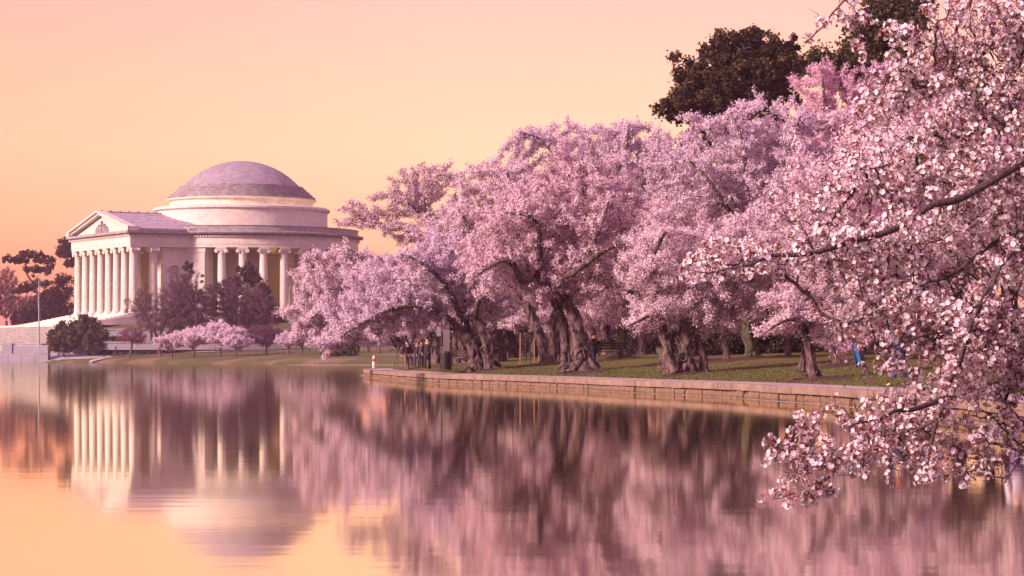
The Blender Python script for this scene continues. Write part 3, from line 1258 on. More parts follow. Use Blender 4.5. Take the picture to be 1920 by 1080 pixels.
for sy in (-1, 1):
    mb = MB()
    y0, y1 = (15.62, 17.2) if sy > 0 else (-17.2, -15.62)
    prof = [(28.0, -0.25), (30.5, -0.6), (39.5, -2.0), (40.5, -2.15), (40.5, -5.5), (24, -5.5), (24, -0.25)]
    mb.add([(x_, y0, z_) for x_, z_ in prof] + [(x_, y1, z_) for x_, z_ in prof],
           [tuple(range(7)), tuple(reversed(range(7, 14)))] + [(i, i + 7, (i + 1) % 7 + 7, (i + 1) % 7) for i in range(7)])
    mpart(mb, 'stair_cheek_wall', M_marble)


def terrace(r0, z0, z1, skip, name, label, parent, m=M_terr):
    a0, a1 = R(skip), R(360 - skip)
    n_ = 90
    mb = MB().lathe([(r0, z0), (r0, z0 + 0.35), (r0 - 0.12, z0 + 0.4), (r0 - 0.12, z1 - 0.3), (r0 + 0.06, z1 - 0.24), (r0 + 0.06, z1), (r0 - 1.2, z1)], n_, a0, a1)
    return mb.build(name, m, parent)


terrace(48.4, (4.2 - FLOOR) / KM, (7.1 - FLOOR) / KM, 37, 'upper_terrace_wall', None, mem, M_terr)
terrace(58.0, (2.6 - FLOOR) / KM, (4.35 - FLOOR) / KM, 38, 'lower_terrace_wall', None, mem, M_terr)
mb = MB().lathe([(57.0, (4.25 - FLOOR) / KM), (48.0, (4.3 - FLOOR) / KM)], 90, R(37), R(323))
mpart(mb, 'terrace_lawn', M_grass_far)
mb = MB().lathe([(47.4, (7.0 - FLOOR) / KM), (30.0, -1.6), (22.0, -0.9)], 90)
mpart(mb, 'mound', M_grass_far)
# upright pilasters breaking up the terrace wall
for k in range(18):
    a = R(40 + k * 6)
    mb = MB()
    mb.box(48.25, 48.62, -0.45, 0.45, (4.2 - FLOOR) / KM, (7.1 - FLOOR) / KM - 0.26, Matrix.Rotation(a, 4, 'Z'))
    mpart(mb, 'terrace_pier', M_terr)
# flood lamps standing behind the drum rim and inside the hall (the photo shows both glowing)
for k in range(20):
    a = 2 * math.pi * k / 20
    ld = bpy.data.lights.new('flood_lamp', 'POINT')
    ld.energy = 75
    ld.color = (1.0, 0.72, 0.42)
    ld.shadow_soft_size = 0.3
    lo = bpy.data.objects.new('flood_lamp', ld)
    link(lo, mem)
    lo.location = (15.2 * math.cos(a), 15.2 * math.sin(a), 19.65)
for (px_, py_, e) in ((0, 8, 2200),):
    ld = bpy.data.lights.new('hall_lamp', 'POINT')
    ld.energy = e
    ld.color = (1.0, 0.62, 0.22)
    ld.shadow_soft_size = 0.5
    lo = bpy.data.objects.new('hall_lamp', ld)
    link(lo, mem)
    lo.location = (px_, py_, 1.5)


# ------------------------------------------------------------------ quay
q = thing('stone_quay', (W(40, 679, 500).x, 500, 0), 'pale stone quay block standing in the water at the left edge', 'quay')
qx = q.location.x


def qbox(name, x0, x1, yt, yb, d0, d1, m=M_quay, Y=500):
    a, b = W(x0, yt, Y + d0), W(x1, yb, Y + d0)
    mb = MB()
    mb.cbox(a.x - qx, b.x - qx, d0, d1, b.z, a.z, 0.06)
    return mb.build(name, m, q)


for i in range(6):
    qbox('quay_block', -60 + i * 25 + 0.3, -60 + (i + 1) * 25 - 0.3, 664.3, 681, 0, 3)
qbox('quay_parapet', -60, 3.4, 658, 663.8, 0.3, 2.6)
qbox('quay_pier', 3.8, 22, 643.5, 663.9, 0.1, 3)
qbox('quay_parapet', 22.3, 74.5, 648, 663.9, 0.3, 2.6)
qbox('quay_pier', 75, 89.6, 647, 663.9, 0.1, 3)
lw = thing('low_wall', W(113, 668, 506), 'low pale wall beside the walker left of the bushes', 'wall')
mb = MB()
mb.cbox(-2.6, 1.2, 0, 0.8, -1.0, 1.35, 0.05)
mb.build('wall_panel', M_quay, lw)
mb = MB()
mb.cbox(1.25, 2.7, -0.1, 0.9, -1.0, 1.0, 0.05)
mb.build('wall_end', M_quay, lw)


# ------------------------------------------------------------------ lamp posts
def lamp_post(x, yb, yt, Y, label):
    b = W(x, yb, Y)
    h = (yb - yt) / F * Y
    t_ = thing('lamp_post', b, label, 'lamp post', 'tall floodlight posts')
    MB().tube([(0, 0, 0), (0, 0, h * 0.5), (0, 0, h)], [0.17, 0.13, 0.09], 10).build('pole', M_grey, t_)
    MB().tube([(0, 0, 0), (0, 0, 0.4)], [0.3, 0.22], 10).build('base', M_grey, t_)
    for (dx, dz) in ((-1.3, -1.0), (1.3, -1.0), (-1.2, 0.2), (1.2, -2.2), (-1.0, -3.0)):
        MB().tube([(0, 0, h + dz - 0.2), (dx * 0.9, 0, h + dz)], 0.05, 6).build('lamp_arm', M_grey, t_)
        hd = MB().lathe([(0.1, 0.35), (0.33, 0.2), (0.42, -0.25), (0.36, -0.3)], 12, M=Matrix.Translation((dx, 0, h + dz)) @ Matrix.Rotation(R(25) * (-1 if dx > 0 else 1), 4, 'Y')).build('lamp_head', M_black, t_)
        MB().lathe([(0.01, -0.27), (0.36, -0.26)], 12, M=Matrix.Translation((dx, 0, h + dz)) @ Matrix.Rotation(R(25) * (-1 if dx > 0 else 1), 4, 'Y')).build('lens', M_glass, hd)
    return t_


lamp_post(73, 647, 519, 503, 'tall grey floodlight post rising from the stone quay')
lamp_post(367.5, 640, 508, 500, 'tall grey floodlight post between the two bare brown trees')

# ------------------------------------------------------------------ vegetation generators
PAL = {
    'pink': np.array([[0.93, 0.76, 0.81], [0.90, 0.70, 0.77], [0.95, 0.85, 0.88], [0.76, 0.47, 0.57]]),
    'lilac': np.array([[0.91, 0.75, 0.84], [0.87, 0.69, 0.80], [0.94, 0.84, 0.90], [0.72, 0.48, 0.62]]),
    'rose': np.array([[0.92, 0.72, 0.78], [0.89, 0.65, 0.73], [0.94, 0.81, 0.84], [0.74, 0.42, 0.52]]),
    'magenta': np.array([[0.90, 0.62, 0.74], [0.85, 0.52, 0.67], [0.92, 0.73, 0.81], [0.66, 0.34, 0.48]]),
}


def blossom_mesh(C, size, pal, rng, calyx=0.14, out_n=None, name='blossoms'):
    V, Q = tris(C, size, rng, out_n)
    n = len(C)
    P = PAL[pal]
    k = rng.choice(4, n, p=[0.35, 0.25, 0.3, 0.1])
    c = P[k] * rng.uniform(0.88, 1.06, (n, 1))
    cal = rng.uniform(0, 1, n) < calyx
    c[cal] = np.array([0.26, 0.10, 0.11]) * rng.uniform(0.7, 1.4, (cal.sum(), 1))
    col = np.repeat(np.clip(c, 0, 0.95), 3, 0)
    return np_mesh(name, V, Q, M_flower, col=col)


def px_ell(E, Y, base):
    """ellipses in photo pixels at distance Y -> ellipsoids relative to base"""
    out = []
    for e in E:
        cx, cy, rx, ry = e[:4]
        dy = e[4] if len(e) > 4 else 0.0
        c = W(cx, cy, Y + dy)
        s_ = (Y + dy) / F
        out.append((c.x - base.x, c.y - base.y, c.z - base.z, rx * s_, 0.5 * (rx + ry) * s_ * 0.9, ry * s_))
    return out


def grow_tree(root, stems, ell, nA=2400, step=0.22, kill=0.4, nflow=60000, fsize=0.05, pal='pink', seed=1, tip=0.0105, calyx=0.13,
              grav=0.0, spread=0.075, ntw=1, pads=0.5, jit=0.28, branch_mat=None, bare=False, twigcol=None, shell=0.42, maxn=7000, k=4):
    """stems: list of polylines (N,3) relative to root; adds branches and blossoms under root"""
    rng = np.random.default_rng(seed)
    S, SP = [], []
    for st in stems:
        first = len(S)
        if first:
            # attach to nearest existing node
            d = ((np.array(S) - np.array(st[0])) ** 2).sum(1)
            pp = int(d.argmin())
        else:
            pp = -1
        for q_ in st:
            S.append(np.array(q_))
            SP.append(pp)
            pp = len(S) - 1
    n0 = len(S)
    A = sample_ellipsoids(ell, nA, rng, shell, pads=0.0 if bare else pads)
    rng.shuffle(A)
    P, par = colonize(np.array(S), SP, A, step, kill, jit=jit, grav=grav, rng=rng, maxn=maxn)
    rad = node_radii(par, tip)
    new = np.arange(n0, len(P))
    pi = par[new]
    rr_ = rad[new]
    r0 = np.minimum(rad[pi], rr_ * 1.35)
    V, Q = seg_tubes(P[pi], P[new], r0, rr_, k)
    # twigs at each fine node
    fine = new[rad[new] < tip * 4.5]
    fine = np.repeat(fine, ntw)
    m = len(fine)
    dirn = unit(unit(P[fine] - P[par[fine]]) * 0.8 + rand_dirs(m, rng) * 0.9 + np.array([0, 0, 0.15]))
    tl = step * rng.uniform(0.8, 1.7, m)
    T1 = P[fine] + dirn * tl[:, None]
    V2, Q2 = seg_tubes(P[fine], T1, np.full(m, tip * 0.8), np.full(m, tip * 0.35), 3)
    VV = np.concatenate([V, V2])
    QQ = np.concatenate([Q, Q2 + len(V)])
    if bare:
        nc = np.tile(np.array([twigcol]), (len(VV), 1)) * rng.uniform(0.8, 1.2, (len(VV), 1))
        add_obj('branches', np_mesh('branches', VV, QQ, M_twig, col=nc), root, kind='stuff')
    else:
        add_obj('branches', np_mesh('branches', VV, QQ, branch_mat or M_bark2), root, kind='stuff')
    if nflow:
        # a spray of petals along each fine twig
        if not bare:
            nflow, fsize = int(nflow * 1.55), fsize * 0.86
        per = max(1, nflow // (2 * m))
        t_ = rng.uniform(0, 1, (m, per))[..., None]
        C1 = P[fine][:, None] * (1 - t_) + T1[:, None] * t_
        t2 = rng.uniform(0, 1, (m, per))[..., None]
        C2 = P[fine][:, None] * (1 - t2) + P[par[fine]][:, None] * t2
        C = np.concatenate([C1, C2]).reshape(-1, 3)
        J = rng.normal(size=C.shape) * spread
        C = C + J
        if bare:
            V, Q = tris(C, fsize, rng, rand_dirs(len(C), rng))
            cc = np.repeat(np.tile(np.array([twigcol]), (len(C), 1)) * rng.uniform(0.6, 1.5, (len(C), 1)), 3, 0)
            add_obj('buds', np_mesh('buds', V, Q, M_twig, col=cc), root, kind='stuff')
        else:
            add_obj('blossoms', blossom_mesh(C, fsize, pal, rng, calyx, out_n=J / spread * 0.9 + np.array([0, 0, 0.25])), root, kind='stuff')
    return P, par, rad, fine


def stem_px(pts, Y, base, sc=1.0, dy=0.0):
    """[(x,y,r_px)] -> points relative to base, radii in metres"""
    P, r_ = [], []
    for i, p in enumerate(pts):
        d = p[3] if len(p) > 3 else 0.0
        P.append(W(p[0], p[1], Y + d) - base)
        r_.append(p[2] * Y / F * sc)
    return P, r_


def cherry(label, Y, trunks, limbs, ell, seed, pal='pink', nA=2400, nflow=60000, kill=0.4, fsize=0.05, group='old cherry trees in bloom on the bank',
           bark=None, flare=0.5, knots=(), front=2.3, **kw):
    x0, y0 = trunks[0][0][:2]
    base = W(x0, y0, Y)
    root = thing('cherry_tree', base, label, 'cherry tree', group)
    stems = []
    for i, tr in enumerate(trunks):
        P, r_ = stem_px(tr, Y, base)
        P[0] = P[0] - Vector((0, 0, 0.12))
        mb, PP, RR = gnarly_tube(P, [q * 0.93 for q in r_], n=26, step=0.06, bump=0.27, flare=flare * 1.3, seed=seed * 1.7 + i)
        mb.build('trunk', bark or M_bark, root, smooth=True)
        stems.append([tuple(p) for p in PP[::3]] + [tuple(PP[-1])])
    rgr = random.Random(seed)
    for tr in trunks:
        if tr[0][2] < 8.5:
            continue
        b0 = W(tr[0][0], tr[0][1], Y + (tr[0][3] if len(tr[0]) > 3 else 0)) - base
        rr0 = tr[0][2] * Y / F
        for k in range(6):
            a = k * 1.047 + rgr.uniform(-0.35, 0.35)
            L_ = rr0 * rgr.uniform(1.5, 2.5)
            ca, sa = math.cos(a), math.sin(a)
            kk = rgr.uniform(-0.25, 0.25)
            pts = [b0 + Vector((ca * rr0 * 0.5, sa * rr0 * 0.5, rr0 * 0.9)), b0 + Vector((ca * rr0 * 1.15, sa * rr0 * 1.15, rr0 * 0.28)),
                   b0 + Vector((ca * L_ * 0.65 - sa * kk, sa * L_ * 0.65 + ca * kk, 0.03)), b0 + Vector((ca * L_ - sa * kk * 1.6, sa * L_ + ca * kk * 1.6, -0.05))]
            mb, _, _ = gnarly_tube(pts, [rr0 * 0.36, rr0 * 0.24, rr0 * 0.13, rr0 * 0.05], n=8, step=0.12, bump=0.25, seed=seed + k)
            mb.build('root', bark or M_bark, root, smooth=True)
    for i, li in enumerate(limbs):
        fr = front if i % 4 != 3 else -0.5 * front
        li = [(p[0], p[1], p[2] * 1.15, (p[3] if len(p) > 3 else 0) - fr * min(1.0, 1.6 * k / (len(li) - 1)) ** 0.8) for k, p in enumerate(li)]
        P, r_ = stem_px(li, Y, base)
        mb, PP, RR = gnarly_tube(P, r_, n=9, step=0.15, bump=0.14, seed=seed * 2.9 + i)
        mb.build('limb', M_bark, root, smooth=True)
        stems.append([tuple(p) for p in PP[::1]])
    for (kx, ky, kr, hollow) in knots:
        c = W(kx, ky, Y) - base
        rr_ = kr * Y / F
        c = c + Vector((0, -hollow, 0))
        mb = MB()
        n_, m_ = 18, 7
        vs_, fs_ = [], []
        for i in range(n_):
            a = 2 * math.pi * i / n_
            wob = 1 + 0.18 * math.sin(3 * a + seed)
            for j in range(m_):
                b_ = 2 * math.pi * j / m_
                wob = 1 + 0.16 * math.sin(3 * a + seed) + 0.12 * math.sin(5 * a + 2 * seed)
                rad_ = rr_ * wob + rr_ * (0.28 + 0.1 * math.sin(2 * a + seed)) * math.cos(b_)
                vs_.append((c.x + rad_ * math.cos(a), c.y - rr_ * 0.38 * math.sin(b_), c.z + rad_ * 1.15 * math.sin(a)))
        for i in range(n_):
            for j in range(m_):
                fs_.append((i * m_ + j, ((i + 1) % n_) * m_ + j, ((i + 1) % n_) * m_ + (j + 1) % m_, i * m_ + (j + 1) % m_))
        mb.add(vs_, fs_)
        kn = mb.build('knot', M_bark, root, smooth=True)
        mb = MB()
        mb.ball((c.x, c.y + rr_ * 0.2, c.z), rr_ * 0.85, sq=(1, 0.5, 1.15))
        mb.build('hollow', M_hollow_shade, kn)  # solid ball, near-black colour painting the shade inside the knot hole
    grow_tree(root, stems, px_ell(ell, Y, base), nA=nA, nflow=nflow, seed=seed, pal=pal, kill=kill, fsize=fsize, **kw)
    return root


# ------------------------------------------------------------------ cherry trees on the bank
cherry('old cherry tree with twin gnarled hollow trunks beside the black bin', 118,
       [[(921, 691, 15), (914, 668, 13.5), (914, 643, 13), (905, 620, 12), (889, 599, 9), (862, 590, 6)],
        [(891, 692, 12), (889, 668, 11), (880, 641, 11), (866, 627, 9), (857, 612, 8), (843, 598, 5)],
        [(888, 655, 7, 1), (880, 630, 7, 1), (874, 600, 6, 1), (868, 560, 5, 1)]],
       [[(843, 598, 5), (800, 575, 4), (740, 578, 3.2), (690, 600, 2.4), (640, 630, 1.6)],
        [(862, 590, 5), (840, 540, 4.4), (800, 500, 3), (760, 478, 2)],
        [(889, 599, 6), (900, 560, 5), (930, 540, 3), (950, 520, 2)]],
       [(760, 548, 120, 58), (670, 590, 85, 42), (850, 500, 110, 70), (620, 640, 40, 26), (930, 545, 60, 45), (700, 520, 70, 40, 2), (790, 600, 70, 22)],
       seed=3, pal='lilac', nA=3300, nflow=82000, kill=0.36, knots=[(905, 656, 4.5, 0.30)])
cherry('large spreading cherry tree with round knot hole low on its thick twisted trunk', 103,
       [[(1096, 695, 22), (1091, 672, 17), (1087, 650, 15.5), (1084, 627, 13.5), (1077, 597, 12.5), (1066, 570, 11.5), (1047, 551, 11), (1033, 541, 9)],
        [(1062, 690, 11, 1), (1060, 660, 9, 1), (1059, 632, 9, 1), (1050, 586, 9, 1), (1036, 556, 8, 0.5)]],
       [[(1036, 545, 7), (1055, 524, 6), (1083, 505, 5.5), (1120, 478, 4.5), (1152, 459, 3.5), (1185, 440, 2)],
        [(1033, 541, 8), (1005, 530, 7), (976, 524, 6), (965, 500, 5), (944, 487, 4), (916, 501, 3), (888, 519, 2)],
        [(1005, 530, 6), (1013, 478, 5), (1009, 427, 4.2), (990, 404, 3), (949, 399, 1.8)],
        [(1009, 427, 4), (1036, 394, 3.2), (1050, 350, 2.4), (1060, 310, 1.6)],
        [(1083, 505, 4), (1120, 440, 3), (1140, 380, 2)]],
       [(1010, 430, 140, 90), (1085, 370, 130, 85), (950, 470, 110, 60), (1125, 480, 105, 75), (1000, 545, 100, 25), (1060, 520, 120, 45)],
       seed=4, pal='rose', nA=3500, nflow=90000, kill=0.35, knots=[(1088, 665, 8, 0.33), (1076, 620, 3, 0.27)])
cherry('cherry tree with one long smooth trunk leaning left beside the wooden stakes', 125,
       [[(1026, 687, 12), (1021, 665, 10.5), (1012, 632, 10), (1003, 604, 9.5), (988, 577, 9), (969, 559, 8), (948, 535, 6), (928, 500, 5)],
        [(1036, 684, 9, 1.5), (1037, 650, 8, 1.5), (1034, 620, 8, 1.5), (1040, 590, 7, 1.5), (1052, 560, 5, 1.5)]],
       [[(948, 535, 5), (910, 480, 4), (880, 430, 3), (860, 390, 2)], [(928, 500, 5), (940, 430, 4), (960, 370, 3), (950, 320, 2)]],
       [(880, 430, 105, 62), (965, 375, 110, 75), (905, 345, 60, 42), (820, 450, 75, 45), (1000, 600, 80, 25, 3)],
       seed=5, pal='pink', nA=2600, nflow=64000)
cherry('cherry tree with three weathered trunks and a hollow stump on the grass bank', 90,
       [[(1288, 697, 17), (1286, 675, 14), (1286, 655, 13), (1288, 632, 12), (1284, 609, 10), (1290, 570, 8), (1310, 525, 6)],
        [(1262, 692, 12, -0.3), (1254, 665, 10, -0.3), (1248, 640, 9.5), (1240, 613, 9), (1230, 575, 8), (1222, 535, 6)],
        [(1321, 700, 9, 0.2), (1318, 668, 8, 0.2), (1311, 643, 7, 0.2), (1304, 618, 6), (1300, 590, 5)],
        [(1243, 686, 8, 1.4), (1246, 655, 7, 1.4), (1250, 630, 6, 1.2), (1262, 600, 5, 0.8)]],
       [[(1230, 575, 5), (1215, 592, 3), (1196, 603, 2.2), (1172, 614, 1.3)], [(1310, 525, 5), (1350, 505, 4), (1400, 480, 2.5), (1440, 450, 1.6)],
        [(1222, 535, 5), (1225, 480, 4), (1250, 430, 2.5)], [(1290, 570, 4), (1340, 580, 3), (1390, 600, 1.8)]],
       [(1275, 505, 125, 85), (1196, 606, 36, 14), (1320, 580, 95, 42), (1380, 480, 110, 85), (1250, 585, 70, 36), (1400, 560, 60, 40)],
       seed=6, pal='pink', nA=3300, nflow=80000, kill=0.34, fsize=0.042, spread=0.085, knots=[(1280, 668, 7, 0.27)])
cherry('cherry tree with dark root-flared trunk in front of the dark hedge', 113,
       [[(1411, 673, 13), (1406, 650, 11), (1402, 620, 11), (1398, 580, 9), (1400, 530, 8), (1410, 470, 7), (1415, 410, 6)]],
       [[(1410, 470, 6), (1370, 400, 4.5), (1330, 340, 3), (1290, 300, 2)], [(1415, 410, 6), (1450, 340, 4), (1480, 280, 2.5), (1500, 220, 1.6)],
        [(1415, 410, 5), (1400, 330, 4), (1390, 260, 2.5), (1370, 210, 1.5)]],
       [(1430, 245, 150, 68), (1350, 330, 160, 95), (1480, 340, 120, 110), (1250, 300, 65, 50), (1420, 430, 120, 70)],
       seed=7, pal='lilac', nA=3600, nflow=90000, kill=0.42, bark=M_moss)
cherry('cherry tree with short pale trunk close to the wall right of the hedge', 75,
       [[(1527, 703, 10), (1521, 680, 9), (1517, 655, 8.5), (1511, 628, 8), (1506, 600, 7), (1510, 560, 6), (1530, 510, 5)],
        [(1503, 690, 6, 0.8), (1507, 665, 5.5, 0.8), (1510, 640, 5, 0.6)]],
       [[(1506, 600, 5), (1480, 600, 3), (1455, 610, 1.8), (1425, 632, 1)], [(1530, 510, 4), (1580, 480, 3), (1640, 470, 2)], [(1530, 510, 4), (1520, 460, 3), (1500, 420, 2)],
        [(1510, 560, 4), (1560, 570, 3), (1620, 590, 2)]],
       [(1500, 560, 80, 45), (1560, 490, 120, 85), (1660, 520, 120, 110), (1462, 612, 45, 20), (1610, 590, 60, 30)],
       seed=8, pal='pink', nA=2800, nflow=70000, kill=0.33, fsize=0.04, spread=0.08)
cherry('leftmost cherry tree on the bank, its crown drooping out over the water', 145,
       [[(817, 678, 8), (818, 655, 7), (812, 630, 6), (800, 606, 6), (775, 585, 6)]],
       [[(775, 585, 6), (740, 565, 5.5), (705, 545, 5), (688, 515, 4.5), (672, 482, 3), (650, 465, 2)],
        [(740, 565, 5), (690, 595, 3.6), (640, 615, 2.5), (600, 640, 1.6)], [(705, 545, 4), (660, 550, 3), (620, 570, 2), (580, 600, 1.4)],
        [(775, 585, 5), (760, 520, 4), (730, 480, 2.5)]],
       [(632, 515, 88, 62), (575, 592, 45, 48), (620, 588, 85, 52), (700, 540, 90, 70), (625, 640, 42, 26), (765, 590, 70, 50)],
       seed=9, pal='pink', nA=3300, nflow=84000, kill=0.45, fsize=0.058, spread=0.09)
cherry('thin sparse cherry tree whose open top stands against the sky right of the memorial', 158,
       [[(868, 668, 7), (864, 630, 7), (856, 560, 6), (840, 500, 5), (815, 450, 4)]],
       [[(815, 450, 3.4), (800, 410, 2.8), (795, 370, 2)], [(815, 450, 3.4), (770, 430, 2.6), (730, 432, 1.8)],
        [(800, 410, 2.2), (765, 380, 1.4)], [(840, 500, 3), (880, 440, 2.2)]],
       [(800, 338, 66, 44), (695, 405, 62, 32), (775, 425, 75, 45), (870, 430, 80, 55), (745, 365, 34, 30)],
       seed=10, pal='pink', nA=1900, nflow=34000, kill=0.42, fsize=0.058, calyx=0.3, spread=0.10)
cherry('tall cherry tree behind the others with ragged twiggy top at mid frame', 150,
       [[(1112, 655, 10), (1108, 610, 10), (1104, 560, 9), (1110, 500, 8), (1115, 430, 7)]],
       [[(1115, 430, 6), (1090, 360, 5), (1050, 300, 3.5), (1010, 260, 2), (975, 248, 1.2)], [(1115, 430, 6), (1150, 350, 4.5), (1170, 290, 3), (1180, 235, 1.5)],
        [(1150, 350, 4), (1200, 320, 3), (1250, 300, 2)]],
       [(1085, 262, 125, 40), (1180, 315, 130, 72), (1000, 310, 65, 42), (1190, 255, 60, 40), (920, 320, 38, 26)],
       seed=12, pal='lilac', nA=2400, nflow=56000, kill=0.48, fsize=0.06, spread=0.11)
cherry('deep magenta pink cherry tree poking up beside the tall dark evergreen', 128,
       [[(1562, 668, 9), (1560, 600, 9), (1556, 500, 8), (1556, 400, 7), (1558, 320, 6)]],
       [[(1558, 320, 5), (1550, 250, 4), (1545, 180, 2.5), (1540, 130, 1.5)], [(1558, 320, 5), (1590, 240, 3.5), (1600, 170, 2)]],
       [(1550, 165, 62, 58), (1580, 260, 90, 80), (1600, 370, 90, 80), (1640, 170, 60, 60), (1540, 440, 90, 60)],
       seed=13, pal='magenta', nA=3600, nflow=60000, kill=0.46, fsize=0.055)
cherry('cherry tree with a slim straight trunk standing alone on the lawn', 105,
       [[(1365, 681, 7), (1361, 660, 6.3), (1358, 630, 6), (1355, 600, 5.5), (1350, 560, 5)]], [],
       [(1345, 500, 75, 55)], seed=14, pal='pink', nA=500, nflow=14000, group='old cherry trees in bloom on the bank')
cherry('cherry tree with a slim upright trunk between dark hedge and pale leaning trunk', 108,
       [[(1477, 676, 6), (1478, 650, 5.5), (1477, 620, 5), (1480, 570, 5)]], [],
       [(1490, 530, 70, 50)], seed=15, pal='rose', nA=500, nflow=14000)
cherry('cherry tree with dark leaning trunk just behind the light blue cloth', 88,
       [[(1574, 697, 9), (1567, 675, 8), (1556, 640, 7.5), (1544, 600, 7), (1540, 560, 6)]],
       [[(1540, 560, 5), (1560, 510, 4), (1600, 470, 3)]],
       [(1560, 560, 80, 50), (1620, 450, 110, 100), (1700, 560, 90, 60)], seed=16, pal='magenta', nA=1700, nflow=42000, kill=0.38)
cherry('broad mossy old cherry tree with flared roots near the park bench', 132,
       [[(1163, 671, 15), (1164, 655, 11), (1166, 630, 10), (1172, 590, 9), (1182, 545, 8)],
        [(1150, 660, 6, 0.6), (1135, 645, 7, 0.6), (1110, 640, 6, 0.6)]],
       [[(1182, 545, 6), (1210, 490, 4), (1250, 440, 3)], [(1182, 545, 6), (1150, 500, 4), (1130, 460, 3)]],
       [(1190, 500, 110, 70), (1260, 430, 110, 80), (1150, 570, 90, 38), (1100, 590, 70, 26)], seed=17, pal='rose', nA=2200, nflow=50000, kill=0.45, fsize=0.055,
       bark=M_moss, flare=0.9)

# generic cherry tree, copied for the trees farther back
def generic_cherry(seed, pal, label):
    root = thing('cherry_tree', (0, 0, 0), label, 'cherry tree', 'cherry trees in bloom farther back on the bank')
    rg = random.Random(seed)
    P = [(0, 0, -0.1), (0.1, 0, 0.9), (-0.1, 0.1, 1.9), (0.1, 0, 2.6)]
    mb, PP, _ = gnarly_tube(P, [0.30, 0.24, 0.22, 0.18], n=12, step=0.15, bump=0.18, flare=0.5, seed=seed)
    mb.build('trunk', M_bark, root, smooth=True)
    stems = [[tuple(p) for p in PP[::2]] + [tuple(PP[-1])]]
    for k in range(5):
        a = k * 1.26 + rg.uniform(-0.3, 0.3)
        L = rg.uniform(2.2, 3.2)
        pts = [(0.1, 0, 2.4), (math.cos(a) * L * 0.4, math.sin(a) * L * 0.4, 3.4), (math.cos(a) * L * 0.8, math.sin(a) * L * 0.8, 4.0), (math.cos(a) * L * 1.2, math.sin(a) * L * 1.2, 4.8)]
        mb, PP, _ = gnarly_tube(pts, [0.15, 0.12, 0.09, 0.04], n=8, step=0.2, bump=0.15, seed=seed + k)
        mb.build('limb', M_bark, root, smooth=True)
        stems.append([tuple(p) for p in PP])
    ell = [(0, 0, 5.0, 4.6, 4.6, 2.3), (2.5, 1, 4.2, 2.6, 2.6, 1.5), (-2.6, -1, 4.0, 2.6, 2.6, 1.4), (0, -2.6, 3.9, 2.4, 2.4, 1.3), (0.5, 2, 5.4, 2.5, 2.5, 2.0)]
    grow_tree(root, stems, ell, nA=2300, nflow=56000, seed=seed, pal=pal, kill=0.45, fsize=0.062, spread=0.12)
    return root


G1 = generic_cherry(31, 'pink', '')
G2 = generic_cherry(47, 'rose', '')
BACK = [  # px x, distance, scale, which, rot, label
    (940, 150, 1.0, 1, 0.3, 'cherry tree with forked trunk seen between the twin trunks and the wooden stakes'),
    (770, 215, 1.0, 0, 2.0, 'cherry tree in the far gap behind the group of walkers'),
    (856, 190, 1.05, 1, 1.2, 'cherry tree farther back behind the black bin'),
    (1000, 200, 1.2, 0, 3.9, 'cherry tree far behind the row of wooden stakes'),
    (1075, 185, 1.2, 1, 5.1, 'cherry tree far behind the thick trunk with the knot hole'),
    (1135, 175, 1.15, 0, 0.8, 'cherry tree in the dark gap above the park bench'),
    (1205, 165, 1.2, 1, 4.4, 'cherry tree with dark trunk behind the drooping blossom spray at mid right'),
    (1262, 205, 1.5, 0, 2.6, 'tall cherry tree far behind the three weathered trunks'),
    (1340, 215, 1.9, 1, 1.9, 'very tall cherry tree rising behind the dark hedge'),
    (1452, 150, 1.25, 0, 5.7, 'cherry tree standing at the right end of the dark hedge'),
    (1640, 112, 1.25, 1, 0.1, 'cherry tree behind the figure in blue jeans'),
    (1720, 98, 1.3, 0, 3.3, 'cherry tree at far right half hidden by the near branches'),
    (1800, 112, 1.6, 1, 2.2, 'cherry tree deep at the right behind the near branches'),
    (1890, 92, 1.4, 0, 4.9, 'cherry tree at the right edge behind the person in purple trousers'),
    (1700, 150, 2.2, 0, 1.0, 'tallest cherry tree at the back of the right side'),
    (960, 192, 1.6, 0, 0.5, 'cherry tree filling the gap high behind the long leaning trunk'),
    (1135, 188, 2.0, 1, 1.7, 'tall cherry tree behind the spreading crown at mid frame'),
    (1290, 196, 2.1, 0, 5.2, 'tall cherry tree behind the three weathered trunks and left of the dark evergreen'),
    (1860, 128, 1.5, 1, 0.9, 'big cherry tree deep behind the lower right blossoms'),
    (2010, 84, 1.0, 0, 4.1, 'cherry tree beyond the right edge on the bank'),
    (1480, 185, 2.1, 1, 3.0, 'tall cherry tree below the dark evergreen on the right'),
]
first = {0: True, 1: True}
for (x, Y, sc, w, rz, lab) in BACK:
    g = (G1, G2)[w]
    o = g if first[w] else copy_tree(g)
    first[w] = False
    X = (x - 960) / F * Y
    o.location = (X, Y, ground_at(X, Y) - 0.05)
    o.rotation_euler = (0, 0, rz)
    o.scale = (sc, sc, sc)
    o['label'] = lab


# ------------------------------------------------------------------ evergreens and shrubs
def clump_mesh(name, ell, n, size, cols, rng, shell=0.45, lump=0.25, m=None, fall=0.0):
    """leaf clumps: sub-lumps spread over the ellipsoids so the outline is uneven and open"""
    nl = max(8, n // 90)
    Lc = sample_ellipsoids(ell, nl, rng, shell)
    ext = np.mean([min(e[3:]) for e in ell])
    k = rng.integers(0, nl, n)
    C = Lc[k] + rng.normal(size=(n, 3)) * ext * lump * rng.uniform(0.4, 1.1, nl)[k][:, None]
    V, Q = tris(C, size * 1.1, rng, rand_dirs(n, rng))
    cols = np.array(cols)
    c = cols[rng.integers(0, len(cols), nl)][k] * rng.uniform(0.7, 1.3, (n, 1))
    return np_mesh(name, V, Q, m or M_leafdark, col=np.repeat(np.clip(c, 0, 1), 3, 0))


